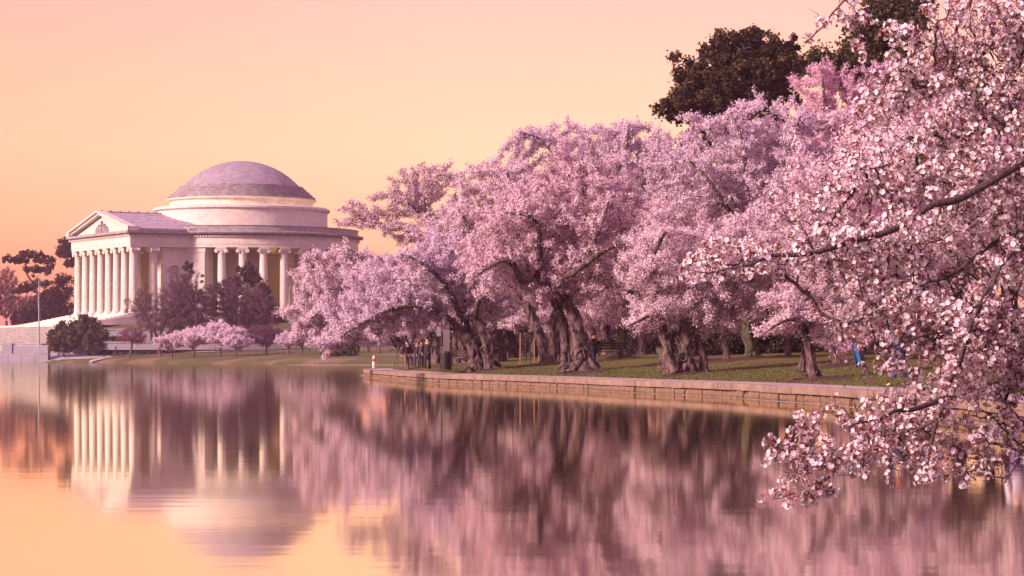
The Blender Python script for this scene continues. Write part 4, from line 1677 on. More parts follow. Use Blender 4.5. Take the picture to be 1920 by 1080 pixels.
DG = [(0.055, 0.05, 0.018), (0.04, 0.035, 0.012), (0.075, 0.06, 0.02)]


def evergreen(name, label, cat, x, yb, Y, ell, n, size, cols=DG, seed=1, trunk=True, lump=0.25, group=None, shell=0.45, tr=0.3):
    rng = np.random.default_rng(seed)
    base = W(x, yb, Y)
    root = thing(name, base, label, cat, group)
    E = px_ell(ell, Y, base)
    if trunk:
        top = max(e[2] for e in E)
        mb, PP, _ = gnarly_tube([(0, 0, -0.3), (0.1, 0, top * 0.4), (0, 0.1, top * 0.8), (0.0, 0, top)], [tr, tr * 0.8, tr * 0.6, tr * 0.3], n=8, step=0.8, bump=0.1, seed=seed)
        mb.build('trunk', M_greybark, root)
        S = [tuple(p) for p in PP]
        A = sample_ellipsoids(E, 260, rng, 0.4)
        st = max(0.4, np.mean([e[3] for e in E]) * 0.12)
        P, par = colonize(np.array(S), list(range(-1, len(S) - 1)), A, st, st * 1.6, rng=rng, maxn=2500)
        rad = node_radii(par, 0.03)
        new = np.arange(len(S), len(P))
        V, Q = seg_tubes(P[par[new]], P[new], np.minimum(rad[par[new]], rad[new] * 1.3), rad[new], 4)
        add_obj('branches', np_mesh('branches', V, Q, M_greybark), root, kind='stuff')
    add_obj('crown', clump_mesh('crown', E, n, size, cols, rng, lump=lump, shell=shell), root, kind='stuff')
    return root


evergreen('evergreen_tree', 'tall dark evergreen tree with spiky ragged top rising behind the blossoms', 'tree', 1365, 665, 175,
          [(1365, 150, 95, 72), (1300, 150, 45, 30), (1420, 110, 70, 52), (1385, 80, 45, 32), (1290, 200, 65, 30), (1460, 140, 50, 45), (1330, 100, 30, 25), (1400, 250, 110, 70), (1250, 205, 30, 18), (1345, 75, 18, 22), (1270, 110, 26, 14), (1445, 95, 55, 42), (1400, 165, 100, 62), (1480, 130, 40, 42), (1330, 185, 80, 45)],
          76000, 0.10, [(0.060, 0.036, 0.014), (0.045, 0.026, 0.010), (0.085, 0.050, 0.018)], seed=61, lump=0.15, tr=0.5, shell=0.6)
evergreen('evergreen_tree', 'dark evergreen tree at the top right behind the near branches', 'tree', 1640, 665, 165,
          [(1640, 60, 55, 55), (1600, 130, 70, 45), (1530, 115, 40, 22), (1690, 30, 60, 60), (1660, 160, 90, 70)],
          24000, 0.13, [(0.070, 0.055, 0.018), (0.045, 0.034, 0.012), (0.095, 0.07, 0.02)], seed=62, lump=0.2, tr=0.45, shell=0.55)

evergreen('hedge', 'dark overgrown hedge behind the slim tree trunks', 'hedge', 1370, 672, 128,
          [(1360, 640, 75, 40), (1440, 640, 60, 38), (1310, 650, 50, 26), (1500, 650, 50, 26)], 22000, 0.06, [(0.035, 0.022, 0.016), (0.05, 0.03, 0.02)],
          seed=63, trunk=False, lump=0.3)
evergreen('hedge', 'dark hedge at the right behind the blue jeans figure', 'hedge', 1700, 672, 120,
          [(1650, 640, 80, 45), (1780, 640, 90, 50), (1890, 640, 70, 50)], 20000, 0.07, [(0.032, 0.02, 0.016), (0.05, 0.03, 0.02)], seed=64, trunk=False, lump=0.3)
evergreen('hedge', 'low dark hedge in the distance behind the park bench', 'hedge', 1080, 668, 215,
          [(900, 652, 60, 15), (1000, 650, 60, 18), (1100, 648, 70, 20), (1200, 648, 70, 20)], 16000, 0.09, [(0.05, 0.025, 0.03), (0.065, 0.035, 0.03)], seed=65, trunk=False, lump=0.4)

wood = []
rngw = np.random.default_rng(300)
for x_ in range(760, 2100, 26):
    wood.append((x_, 612 + rngw.uniform(-12, 12), 30, 40 + rngw.uniform(0, 14), rngw.uniform(-12, 12)))
bw = W(1400, 668, 300)
o = add_obj('distant_wood', clump_mesh('distant_wood', px_ell(wood, 300, bw), 60000, 0.26,
            [(0.10, 0.045, 0.06), (0.07, 0.03, 0.04), (0.26, 0.14, 0.18), (0.09, 0.04, 0.05), (0.06, 0.035, 0.03)], rngw, shell=0.7, lump=0.4), None, tuple(bw))
tag(o, 'dim purple brown belt of trees closing the view behind the cherry trunks', 'wood', kind='stuff')

# far shore shrubs and conifers
GR = [(0.085, 0.075, 0.035), (0.06, 0.052, 0.025), (0.11, 0.09, 0.045)]
evergreen('shrub', 'broad dark green bush mass beside the steps', 'bush', 150, 661, 500,
          [(125, 634, 32, 24), (165, 630, 34, 27), (190, 642, 22, 17), (106, 642, 16, 16), (138, 611, 8, 13), (156, 607, 8, 14), (172, 610, 8, 12), (118, 615, 8, 12), (190, 624, 7, 10), (100, 628, 7, 10)], 24000, 0.22, GR, seed=71, trunk=False, lump=0.3)
evergreen('shrub', 'small cone shaped shrub in front of the broad dark bush', 'bush', 167, 661, 484,
          [(167, 650, 14, 12), (167, 638, 11, 12), (167, 628, 7, 9), (167, 621, 3, 6)], 5000, 0.16, [(0.12, 0.11, 0.06), (0.09, 0.085, 0.045)], seed=72, trunk=False, lump=0.22)
evergreen('shrub', 'rounded green bush under the drooping blossoms on the far shore', 'bush', 643, 668, 400,
          [(643, 652, 26, 15), (625, 656, 16, 12), (660, 655, 14, 12)], 9000, 0.17, GR, seed=73, trunk=False, lump=0.25)
evergreen('conifer', 'pointed conifer rising between the bare brown trees', 'conifer', 352, 650, 530,
          [(352, 505, 8, 16), (352, 525, 16, 12), (345, 548, 26, 18), (362, 560, 22, 14), (350, 585, 34, 24)], 9000, 0.24, [(0.085, 0.085, 0.03), (0.06, 0.06, 0.025)], seed=74, lump=0.2)
evergreen('conifer', 'dark round headed pine in front of the colonnade', 'conifer', 463, 650, 528,
          [(463, 508, 24, 15), (470, 522, 20, 9), (432, 530, 26, 13), (425, 545, 28, 14), (500, 555, 14, 16), (480, 580, 34, 30)], 12000, 0.24, [(0.05, 0.035, 0.025), (0.038, 0.03, 0.022)],
          seed=75, lump=0.22)
evergreen('shrub', 'yellow green leafy shrub beside the dark round pine', 'bush', 492, 650, 532,
          [(490, 545, 16, 20), (500, 590, 22, 30), (522, 600, 14, 20)], 5000, 0.22, [(0.16, 0.12, 0.03), (0.10, 0.08, 0.025)], seed=76, lump=0.25)


def pine(x, yb, Y, trunkpts, pads, label, seed):
    rng = np.random.default_rng(seed)
    base = W(x, yb, Y)
    root = thing('pine_tree', base, label, 'pine tree', 'flat topped pines left of the memorial')
    P, r_ = stem_px(trunkpts, Y, base)
    mb, PP, _ = gnarly_tube(P, r_, n=8, step=0.8, bump=0.1, seed=seed)
    mb.build('trunk', M_greybark, root)
    S = [tuple(p) for p in PP]
    E = px_ell(pads, Y, base)
    A = sample_ellipsoids(E, 260, rng, 0.4)
    P, par = colonize(np.array(S), list(range(-1, len(S) - 1)), A, 0.6, 0.9, rng=rng, maxn=2500)
    rad = node_radii(par, 0.035)
    new = np.arange(len(S), len(P))
    V, Q = seg_tubes(P[par[new]], P[new], np.minimum(rad[par[new]], rad[new] * 1.3), rad[new], 4)
    add_obj('branches', np_mesh('branches', V, Q, M_greybark), root, kind='stuff')
    add_obj('crown', clump_mesh('crown', E, 15000, 0.2, [(0.10, 0.05, 0.03), (0.07, 0.036, 0.024)], rng, lump=0.35), root, kind='stuff')


pine(76, 612, 640, [(76, 620, 3), (74, 580, 3), (70, 550, 2.6), (60, 530, 2.2), (48, 508, 1.8), (50, 490, 1)],
     [(30, 487, 28, 7), (60, 478, 24, 7), (84, 488, 20, 8), (44, 473, 14, 6), (62, 505, 20, 6), (85, 505, 16, 7), (55, 537, 22, 7), (84, 530, 18, 6), (35, 545, 18, 6), (97, 500, 10, 4)],
     'flat topped reddish pine standing against the orange sky at far left', 81)
pine(140, 612, 640, [(146, 620, 3), (146, 560, 3), (142, 500, 2.5), (134, 460, 1.6)],
     [(128, 455, 14, 8), (124, 475, 18, 8), (132, 492, 12, 7), (140, 450, 12, 8), (118, 468, 12, 5)],
     'reddish pine peeking out behind the left end of the portico', 82)
for (x, lab, E, sd) in ((100, 'dark rounded evergreen tree behind the lamp post', [(100, 570, 34, 34), (120, 540, 20, 22), (75, 585, 30, 26), (128, 590, 14, 20)], 83),
                        (60, 'low dark evergreen tree left of the lamp post', [(60, 590, 22, 18), (40, 597, 20, 14)], 84)):
    evergreen('evergreen_tree', lab, 'tree', x, 614, 650, E, 11000, 0.3, [(0.075, 0.04, 0.03), (0.055, 0.03, 0.024)], seed=sd, lump=0.25)


# bare trees on the far shore
def bare(label, x, yb, Y, ell, seed, nA=1500, col=(0.13, 0.065, 0.085), name='bare_tree', nflow=9000, fs=0.07, stems=None, kill=None, th=0.35, group=None):
    base = W(x, yb, Y)
    root = thing(name, base, label, 'tree', group)
    st = stems or [[(x, yb, 3), (x, yb - th * 40, 2.4)]]
    S = []
    for i, tr_ in enumerate(st):
        P, r_ = stem_px(tr_, Y, base)
        if i == 0:
            P[0].z -= 0.4
        mb, PP, _ = gnarly_tube(P, r_, n=8, step=0.4, bump=0.1, seed=seed + i)
        mb.build('trunk' if i == 0 else 'limb', M_greybark, root)
        S.append([tuple(p) for p in PP])
    grow_tree(root, S, px_ell(ell, Y, base), nA=nA, step=0.45, kill=kill or 0.75, nflow=nflow, fsize=fs, seed=seed, tip=0.024, bare=True, twigcol=col, spread=0.18, jit=0.2, maxn=7000, k=3, ntw=4)


bare('wide bare brown vase shaped tree in front of the portico side', 298, 663, 478,
     [(310, 590, 62, 50), (355, 575, 52, 62), (270, 575, 36, 36), (340, 545, 40, 36), (380, 600, 26, 40)], 91, nA=4200, nflow=60000,
     stems=[[(300, 663, 3.5), (297, 640, 3)], [(297, 640, 2.5), (285, 610, 2), (262, 580, 1.2)], [(297, 640, 2.5), (310, 600, 2), (330, 560, 1.2)], [(297, 642, 2.5), (330, 610, 2), (365, 570, 1.2)]])
bare('wide bare brown tree in front of the colonnade', 450, 662, 482,
     [(440, 575, 55, 45), (480, 585, 46, 40), (410, 590, 30, 34), (425, 550, 30, 26), (500, 600, 26, 22)], 92, nA=4000, nflow=60000,
     stems=[[(450, 662, 3.5), (448, 630, 3)], [(448, 630, 2.5), (430, 600, 2), (415, 570, 1.2)], [(448, 630, 2.5), (470, 600, 2), (490, 575, 1.2)]])
bare('small reddish budding tree left of the pale cherry row', 244, 664, 452, [(246, 628, 28, 15), (262, 634, 16, 12)], 93, nA=700, nflow=7000, col=(0.22, 0.10, 0.11),
     stems=[[(243, 666, 2.4), (247, 650, 2.1), (246, 640, 1.6)]])
bare('dark maroon round budding tree right of the pale cherry row', 500, 664, 440, [(500, 630, 34, 20), (485, 622, 18, 12)], 94, nA=900, nflow=12000, col=(0.14, 0.05, 0.075),
     stems=[[(499, 666, 2.2), (499, 650, 2)]])
bare('leaning small tree with grey trunk on the far lawn', 690, 668, 425, [(690, 632, 28, 14), (676, 636, 16, 9)], 95, nA=380, nflow=1500, col=(0.22, 0.13, 0.15),
     stems=[[(693, 668, 2.6), (689, 650, 2.2), (683, 640, 1.6)]])
for i, (x, lab, E) in enumerate(((12, 'bare pinkish brown tree at the far left edge', [(12, 530, 20, 30), (5, 565, 26, 30)]),
                                 (38, 'bare purplish tree behind the flat topped pine', [(38, 575, 26, 24), (60, 570, 20, 18)]),
                                 (-14, 'bare brown tree cut by the left edge', [(-14, 545, 20, 40)]))):
    bare(lab, x, 616, 690, E, 96 + i, nA=1300, nflow=16000, col=(0.26, 0.12, 0.12), fs=0.12, kill=0.8)

# small pale cherries in a row on the far lawn
def small_cherry(seed):
    root = thing('small_cherry_tree', (0, 0, 0), '', 'cherry tree', 'small pale cherry trees on the far lawn')
    mb, PP, _ = gnarly_tube([(0, 0, -0.3), (0.05, 0, 0.8), (0, 0.1, 1.6)], [0.26, 0.2, 0.16], n=8, step=0.3, bump=0.15, flare=0.3, seed=seed)
    mb.build('trunk', M_greybark, root)
    ell = [(0, 0, 3.9, 3.6, 3.2, 1.6), (1.8, 0, 3.1, 2.2, 2.2, 1.0), (-2.0, 0, 3.0, 2.2, 2.2, 1.0), (0.6, 0, 4.6, 2.0, 2.0, 1.2)]
    grow_tree(root, [[tuple(p) for p in PP]], ell, nA=900, step=0.3, kill=0.5, nflow=16000, fsize=0.11, pal='lilac', seed=seed, tip=0.018, spread=0.14, calyx=0.08, k=3, branch_mat=M_greybark)
    return root


sc0 = small_cherry(101)
SMALL = [(322, 440, 0.85, 0.2, 'leftmost small pale cherry tree in the row on the far lawn'),
         (363, 436, 1.0, 1.3, 'second small pale cherry tree from the left in the far lawn row'),
         (413, 432, 1.15, 2.4, 'tallest small pale cherry tree in the row on the far lawn'),
         (443, 428, 0.75, 4.0, 'small pale cherry tree just left of the dark maroon round tree'),
         (541, 425, 0.72, 5.0, 'small pale cherry tree just right of the dark maroon round tree'),
         (566, 422, 0.85, 0.9, 'small cherry tree under the left tip of the drooping crown'),
         (600, 420, 0.8, 3.0, 'small cherry tree half hidden under the drooping crown'),
         (712, 424, 0.8, 2.0, 'sparse small cherry tree left of the walkers on the far lawn')]
for i, (x, Y, sc, rz, lab) in enumerate(SMALL):
    o = sc0 if i == 0 else copy_tree(sc0)
    X = (x - 960) / F * Y
    o.location = (X, Y, far_at(X, Y))
    o.rotation_euler = (0, 0, rz)
    o.scale = (sc, sc, sc)
    o['label'] = lab

# clipped hedges at the foot of the upper terrace wall
hp = []
cx0 = W(453, 668, 567).x
rng = np.random.default_rng(5)
hcount = 0
for px_ in list(range(204, 246, 9)) + list(range(640, 780, 11)):
    Y = 567 - math.sqrt(max(0, 63.5 ** 2 - ((px_ - 453) / 8.6) ** 2))
    hp.append((px_, Y))
hm = clump_mesh('shrub', [(0, 0, 0.6, 0.85, 0.8, 0.75)], 900, 0.12, [(0.06, 0.035, 0.03), (0.045, 0.03, 0.02)], rng, lump=0.3)
for i, (px_, Y) in enumerate(hp):
    o = add_obj('clipped_shrub', hm, None, ((px_ - 960) / F * Y, Y, 4.2))
    o.rotation_euler = (0, 0, i * 1.1)
    ordn = ['first', 'second', 'third', 'fourth', 'fifth', 'sixth', 'seventh', 'eighth', 'ninth', 'tenth', 'eleventh', 'twelfth', 'thirteenth', 'fourteenth']
    kk = i if px_ < 300 else i - 5
    lab = ('dark clipped shrub below the portico side, %s from the left of its row' if px_ < 300 else 'dark clipped shrub on the far terrace, %s from left beyond the walkers') % ordn[kk]
    tag(o, lab, 'shrub', 'clipped shrubs below the portico side' if px_ < 300 else 'clipped shrubs on the far terrace')

# wire fence on the far lawn
fen = thing('wire_fence', (W(480, 668, 455).x, 455, 1.9), 'thin post and wire fence crossing the far lawn in front of the terrace wall', 'fence')
pts = []
pm = MB().tube([(0, 0, -0.3), (0, 0, 1.25)], 0.06, 6).mesh('post', M_greybark)
for i in range(46):
    x = 215 + i * 12.6
    X = (x - 960) / F * 462
    Y = 470 - (x - 215) * 0.07
    X = (x - 960) / F * Y
    z = far_at(X, Y)
    o = add_obj('post', pm, fen, (X - fen.location.x, Y - 455, z - 1.9))
    pts.append(Vector((X - fen.location.x, Y - 455, z - 1.9)))
for h in (0.5, 1.1):
    MB().tube([p + Vector((0, 0, h)) for p in pts], 0.022, 4).build('wire', M_greybark, fen)
# bollards by the path
bm_ = MB().lathe([(0.14, 0), (0.14, 1.2), (0.1, 1.3), (0.01, 1.34)], 10).mesh('bollard', M_wood_dark)
for i, (x, sc, lab) in enumerate(((212, 0.8, 'short dark bollard left of the tall gatepost'), (217, 1.7, 'tallest dark post where the path meets the lawn'), (226, 0.8, 'short dark bollard right of the tall gatepost'),
                                  (195, 0.6, 'small dark post beside the purple path'))):
    Y = 492
    X = (x - 960) / F * Y
    o = add_obj('bollard', bm_, None, (X, Y, far_at(X, Y) - 0.05))
    o.scale = (1, 1, sc)
    tag(o, lab, 'bollard', 'posts by the path')


# ------------------------------------------------------------------ street furniture and people on the bank
def marker():
    b = W(701, 684.8, 345)
    t_ = thing('marker_post', (b.x, 345, 0), 'white and red marker post standing in the water near the far shore', 'marker')
    MB().lathe([(0.22, -0.2), (0.22, 0.5), (0.20, 0.52)], 12, capt=True).build('post', M_white, t_)
    MB().lathe([(0.23, 0.52), (0.23, 0.95), (0.2, 0.96)], 12, capt=True).build('band', M_red, t_)
    MB().lathe([(0.2, 0.96), (0.16, 1.25), (0.05, 1.42), (0.01, 1.43)], 12).build('cap', M_white, t_)


marker()
gY = 126
b = W(836, 694, gY)
binn = thing('litter_bin', (b.x, gY, b.z), 'black slatted metal litter bin at the edge of the walkway', 'litter bin')
MB().lathe([(0.24, 0.06), (0.26, 0.1), (0.26, 0.84), (0.24, 0.86), (0.2, 0.84)], 20).build('liner', M_black, binn)
for k in range(20):
    a = 2 * math.pi * k / 20
    mb = MB()
    mb.box(0.285, 0.305, -0.032, 0.032, 0.02, 0.86, Matrix.Rotation(a, 4, 'Z'))
    mb.build('slat', M_black, binn)
for z in (0.02, 0.45, 0.86):
    MB().lathe([(0.28, z), (0.325, z), (0.325, z + 0.05), (0.28, z + 0.05), (0.28, z)], 20).build('hoop', M_black, binn)
MB().lathe([(0.33, 0.915), (0.3, 0.98), (0.16, 1.0), (0.14, 0.96)], 20).build('lid', M_black, binn)

b = W(837, 682, 132)
pil = thing('grey_pillar', (b.x, 132, ground_at(b.x, 132) - 0.1), 'broad grey upright pillar behind the litter bin', 'pillar')
MB().cbox(-0.18, 0.18, -0.15, 0.15, 0, 2.25, 0.03).build('shaft', M_greypillar, pil)
MB().cbox(-0.22, 0.22, -0.19, 0.19, 0, 0.25, 0.02).build('plinth', M_greypillar, pil)
b = W(828, 690, 127)
sp = thing('sign_post', (b.x, 127, ground_at(b.x, 127) - 0.1), 'thin dark post with a small grey sign plate left of the bin', 'sign')
MB().tube([(0, 0, 0), (0, 0, 2.65)], 0.035, 8).build('pole', M_black, sp)
MB().cbox(-0.26, -0.02, -0.06, -0.04, 2.0, 2.5, 0.008).build('sign_plate', M_grey, sp)


def bench(loc, rz, label):
    t_ = thing('park_bench', loc, label, 'bench', 'park benches', rz)
    for k in range(4):
        MB().cbox(-0.85, 0.85, -0.25 + k * 0.12, -0.16 + k * 0.12, 0.42, 0.46, 0.008).build('seat_slat', M_wood_dark, t_)
    for k in range(3):
        MB().cbox(-0.85, 0.85, 0.25, 0.29, 0.55 + k * 0.13, 0.64 + k * 0.13, 0.008).build('back_slat', M_wood_dark, t_)
    for sx in (-0.75, 0.75):
        MB().tube([(sx, -0.22, 0), (sx, -0.2, 0.42)], 0.03, 6).build('leg', M_black, t_)
        MB().tube([(sx, 0.24, 0), (sx, 0.2, 0.42), (sx, 0.3, 0.92)], 0.03, 6).build('leg', M_black, t_)
        MB().tube([(sx, -0.2, 0.42), (sx, -0.2, 0.62), (sx, 0.26, 0.64)], 0.022, 6).build('armrest', M_black, t_)


b = W(1137, 662, 122)
bench((b.x, 122, ground_at(b.x, 122)), R(8), 'dark park bench between the thick knotted trunk and the mossy tree')
b = W(866, 676, 138)
bench((b.x, 138, ground_at(b.x, 138)), R(-30), 'dark bench just right of the litter bin behind the twin trunks')

stake_m = MB().tube([(0, 0, -0.3), (0, 0, 0.5), (0, 0, 0.97), (0, 0, 1.0)], [0.036, 0.036, 0.036, 0.012], 7)
sm = stake_m.mesh('stake', M_wood)
smd = stake_m.mesh('stake', M_wood_dark)
for (x, yt, yb, Y, dark, lab) in ((975.5, 624, 681, 132, 0, 'leftmost pale wooden stake of the row'), (1002, 625, 679, 136, 0, 'pale wooden stake second from the left, beside the sapling'),
                                  (1010.5, 646, 680, 134, 0, 'short pale wooden stake just left of the long leaning trunk'), (1028, 634, 688, 121, 0, 'pale wooden stake in front of the long leaning trunk'),
                                  (1049, 643, 688, 120, 1, 'dark wooden stake between the leaning trunk and the thick knotted trunk'), (986, 632, 680, 138, 1, 'thin dark stake left of the sapling')):
    b = W(x, yb, Y)
    z = ground_at(b.x, Y)
    h = W(x, yt, Y).z - z
    o = add_obj('wooden_stake', smd if dark else sm, None, (b.x, Y, z))
    o.scale = (1, 1, h)
    o.rotation_euler = (R(random.uniform(-1.5, 1.5)), R(random.uniform(-1.5, 1.5)), 0)
    tag(o, lab, 'stake', 'stakes around the young trees')
for i, (x, lab) in enumerate(((994, 'thin bare sapling tied between the wooden stakes'), (1058, 'thin bare sapling beside the dark wooden stake'))):
    Y = 134 - 12 * i
    b = W(x, 680, Y)
    t_ = thing('sapling', (b.x, Y, ground_at(b.x, Y)), lab, 'sapling', 'young saplings')
    MB().tube([(0, 0, -0.1), (0.02, 0, 1.2), (0, 0.03, 2.4)], [0.035, 0.028, 0.012], 7).build('trunk', M_wood_dark, t_)
    rg = random.Random(i)
    for k in range(14):
        a = rg.uniform(0, 6.3)
        z = rg.uniform(1.0, 2.3)
        L = rg.uniform(0.3, 0.7)
        MB().tube([(0, 0, z), (math.cos(a) * L * 0.5, math.sin(a) * L * 0.5, z + L * 0.5), (math.cos(a) * L * 0.7, math.sin(a) * L * 0.7, z + L)], [0.014, 0.01, 0.004], 5).build('branch', M_wood_dark, t_)


def tripod(loc, h, label, rz=0.0, m=M_black):
    t_ = thing('camera_tripod', loc, label, 'tripod', None, rz)
    for k in range(3):
        a = k * 2.094
        MB().tube([(0, 0, h), (math.cos(a) * 0.45, math.sin(a) * 0.45, 0)], [0.022, 0.014], 6).build('leg', m, t_)
    MB().tube([(0, 0, h - 0.15), (0, 0, h + 0.12)], 0.025, 8).build('centre_column', m, t_)
    cb = MB().cbox(-0.08, 0.08, -0.05, 0.05, h + 0.12, h + 0.23, 0.01).build('camera_body', M_black, t_)
    MB().tube([(0, -0.05, h + 0.17), (0, -0.16, h + 0.17)], 0.035, 10).build('camera_lens', M_black, cb)
    return t_


def skin_obj(name, verts, edges, rad, m, parent, lv=2):
    me = bpy.data.meshes.new(name)
    me.from_pydata(verts, edges, [])
    me.materials.append(m)
    o = add_obj(name, me, parent)
    sk = o.modifiers.new('skin', 'SKIN')
    sk.use_smooth_shade = True
    for i, r_ in enumerate(rad):
        r2 = r_ if isinstance(r_, tuple) else (r_, r_)
        me.skin_vertices[0].data[i].radius = r2
    me.skin_vertices[0].data[0].use_root = True
    ss = o.modifiers.new('subdiv', 'SUBSURF')
    ss.levels = ss.render_levels = lv
    return o


def person(loc, h, rz, label, coat, legs, hair, pose='stand', coatlen=0.5, hat=None, step=0.12):
    """a standing figure: one body surface, clothes as children"""
    t_ = thing('person', loc, label, 'person', None, rz)
    k = h / 1.75
    if pose == 'hands':      # elbows bent, hands raised to a camera
        el, ha = 0.1, (0.1, -0.32, 1.38)
    else:
        el, ha = 0.0, (0.27, -0.06, 0.82)
    J = {'pel': (0, 0, 0.93), 'wa': (0, 0.0, 1.08), 'ch': (0, 0.01, 1.30), 'ne': (0, 0.0, 1.47), 'hd': (0, -0.015, 1.56), 'top': (0, -0.01, 1.68)}
    names = list(J)
    V = [J[q_] for q_ in names]
    E = [(0, 1), (1, 2), (2, 3), (3, 4), (4, 5)]
    Rd = [(0.15, 0.11), (0.13, 0.10), (0.17, 0.11), 0.055, (0.078, 0.09), 0.07]
    arm, leg = {}, {}
    for sx in (-1, 1):
        b_ = len(V)
        if pose == 'hands':
            pts = [(sx * 0.18, 0.01, 1.40), (sx * 0.25, -0.05, 1.14), (sx * 0.08, -0.30, 1.36), (sx * 0.05, -0.36, 1.40)]
        else:
            pts = [(sx * 0.18, 0.01, 1.40), (sx * 0.25, 0.03, 1.12), (sx * 0.26, -0.07, 0.90), (sx * 0.26, -0.10, 0.80)]
        V += pts
        E += [(2, b_), (b_, b_ + 1), (b_ + 1, b_ + 2), (b_ + 2, b_ + 3)]
        Rd += [0.065, 0.045, 0.032, 0.038]
        # fingers and thumb
        hx, hy, hz = pts[3]
        dx_, dy_, dz_ = (pts[3][i] - pts[2][i] for i in range(3))
        L_ = math.sqrt(dx_ * dx_ + dy_ * dy_ + dz_ * dz_)
        for f in range(5):
            bb = len(V)
            off = (f - 1.5) * 0.018
            ln = (0.06, 0.075, 0.08, 0.07, 0.05)[f]
            V.append((hx + dx_ / L_ * ln, hy + dy_ / L_ * ln + off, hz + dz_ / L_ * ln))
            E.append((b_ + 3, bb))
            Rd.append(0.009)
        arm[sx] = pts
        b_ = len(V)
        fy = step * sx
        pts = [(sx * 0.09, 0, 0.86), (sx * 0.10, fy * 0.5 - 0.02, 0.48), (sx * 0.10, fy, 0.09), (sx * 0.11, fy - 0.13, 0.035)]
        V += pts
        E += [(0, b_), (b_, b_ + 1), (b_ + 1, b_ + 2), (b_ + 2, b_ + 3)]
        Rd += [0.09, 0.06, 0.042, 0.036]
        leg[sx] = pts
    sc = lambda vs_: [(a * k, b_ * k, c * k) for a, b_, c in vs_]
    rs_ = lambda r_: [(tuple(q_ * k for q_ in x) if isinstance(x, tuple) else x * k) for x in r_]
    body = skin_obj('body', sc(V), E, rs_(Rd), M_skin, t_)
    # trousers
    V2 = [(0, 0, 0.95)]
    E2, R2 = [], [(0.165, 0.125)]
    for sx in (-1, 1):
        b_ = len(V2)
        V2 += [leg[sx][0], leg[sx][1], (leg[sx][2][0], leg[sx][2][1], 0.1)]
        E2 += [(0, b_), (b_, b_ + 1), (b_ + 1, b_ + 2)]
        R2 += [0.10, 0.075, 0.065]
    skin_obj('trousers', sc(V2), E2, rs_(R2), legs, t_)
    V2 = [(0, 0, 0.93 - coatlen * 0.35), (0, 0, 1.0), (0, 0.0, 1.12), (0, 0.01, 1.32), (0, 0, 1.44)]
    E2, R2 = [(0, 1), (1, 2), (2, 3), (3, 4)], [(0.19, 0.15), (0.185, 0.145), (0.165, 0.13), (0.195, 0.14), (0.085, 0.085)]
    for sx in (-1, 1):
        b_ = len(V2)
        V2 += arm[sx][:3]
        E2 += [(3, b_), (b_, b_ + 1), (b_ + 1, b_ + 2)]
        R2 += [0.085, 0.065, 0.052]
    skin_obj('jacket', sc(V2), E2, rs_(R2), coat, t_)
    for sx in (-1, 1):
        p = leg[sx][2]
        skin_obj('shoe', sc([(p[0], p[1] + 0.03, 0.05), (p[0], p[1] - 0.08, 0.045), (p[0] * 1.05, p[1] - 0.17, 0.035)]), [(0, 1), (1, 2)], rs_([0.05, 0.05, 0.04]), M_black, t_, 1)
    # hair or hat
    mb = MB()
    mb.ball((0, 0.015 * k, 1.645 * k), 0.102 * k, sq=(0.95, 1.05, 1.05), n=14, m=9)
    mb.build('hair', hair, t_, smooth=True)
    if hat:
        mb = MB()
        mb.lathe([(0.11, 0), (0.112, 0.05), (0.09, 0.10), (0.01, 0.12)], 14, M=Matrix.Translation((0, 0, 1.66 * k)))
        mb.box(-0.06, 0.06, -0.19, -0.08, 1.665 * k, 1.68 * k)
        mb.build('cap', hat, t_, smooth=True)
    for sx in (-1, 1):
        MB().ball((sx * 0.082 * k, 0, 1.60 * k), 0.022 * k, n=6, m=4, sq=(0.5, 1, 1.3)).build('ear', M_skin, t_)
    MB().ball((0, -0.105 * k, 1.59 * k), 0.018 * k, n=6, m=4, sq=(0.8, 1, 1.3)).build('nose', M_skin, t_)
    for sx in (-1, 1):
        MB().ball((sx * 0.032 * k, -0.093 * k, 1.615 * k), 0.011 * k, n=6, m=4).build('eye', M_black, t_)
    MB().ball((0, -0.095 * k, 1.545 * k), 0.02 * k, n=6, m=4, sq=(1.2, 0.5, 0.35)).build('mouth', M_red_dull, t_)
    return t_


M_red_dull = mat('lips', (0.4, 0.12, 0.1))
C_dark = mat('dark_coat', (0.045, 0.022, 0.032), (0.03, 0.015, 0.022), 5)
C_maroon = mat('maroon_jacket', (0.045, 0.016, 0.022), (0.03, 0.012, 0.016), 5)
C_grey = mat('grey_jacket', (0.09, 0.065, 0.08), (0.06, 0.045, 0.055), 5)
C_tan = mat('tan_trousers', (0.19, 0.12, 0.11))
C_jeans = mat('blue_jeans', (0.03, 0.04, 0.11), (0.02, 0.03, 0.08), 8)
C_navy = mat('navy_top', (0.03, 0.03, 0.07))
C_purple = mat('purple_trousers', (0.13, 0.06, 0.20))
C_pale = mat('pale_jacket', (0.50, 0.42, 0.50))
C_hair = mat('brown_hair', (0.09, 0.03, 0.02))
C_hair2 = mat('dark_hair', (0.03, 0.015, 0.012))
C_blue = mat('light_blue_cloth', (0.045, 0.12, 0.22), (0.03, 0.08, 0.16), 4)


def at_px(x, yb, h_z):
    """ground point under pixel (x,yb) at height h_z"""
    Y = F * (CAMZ - h_z) / (yb - HY)
    return ((x - 960) / F * Y, Y, h_z)


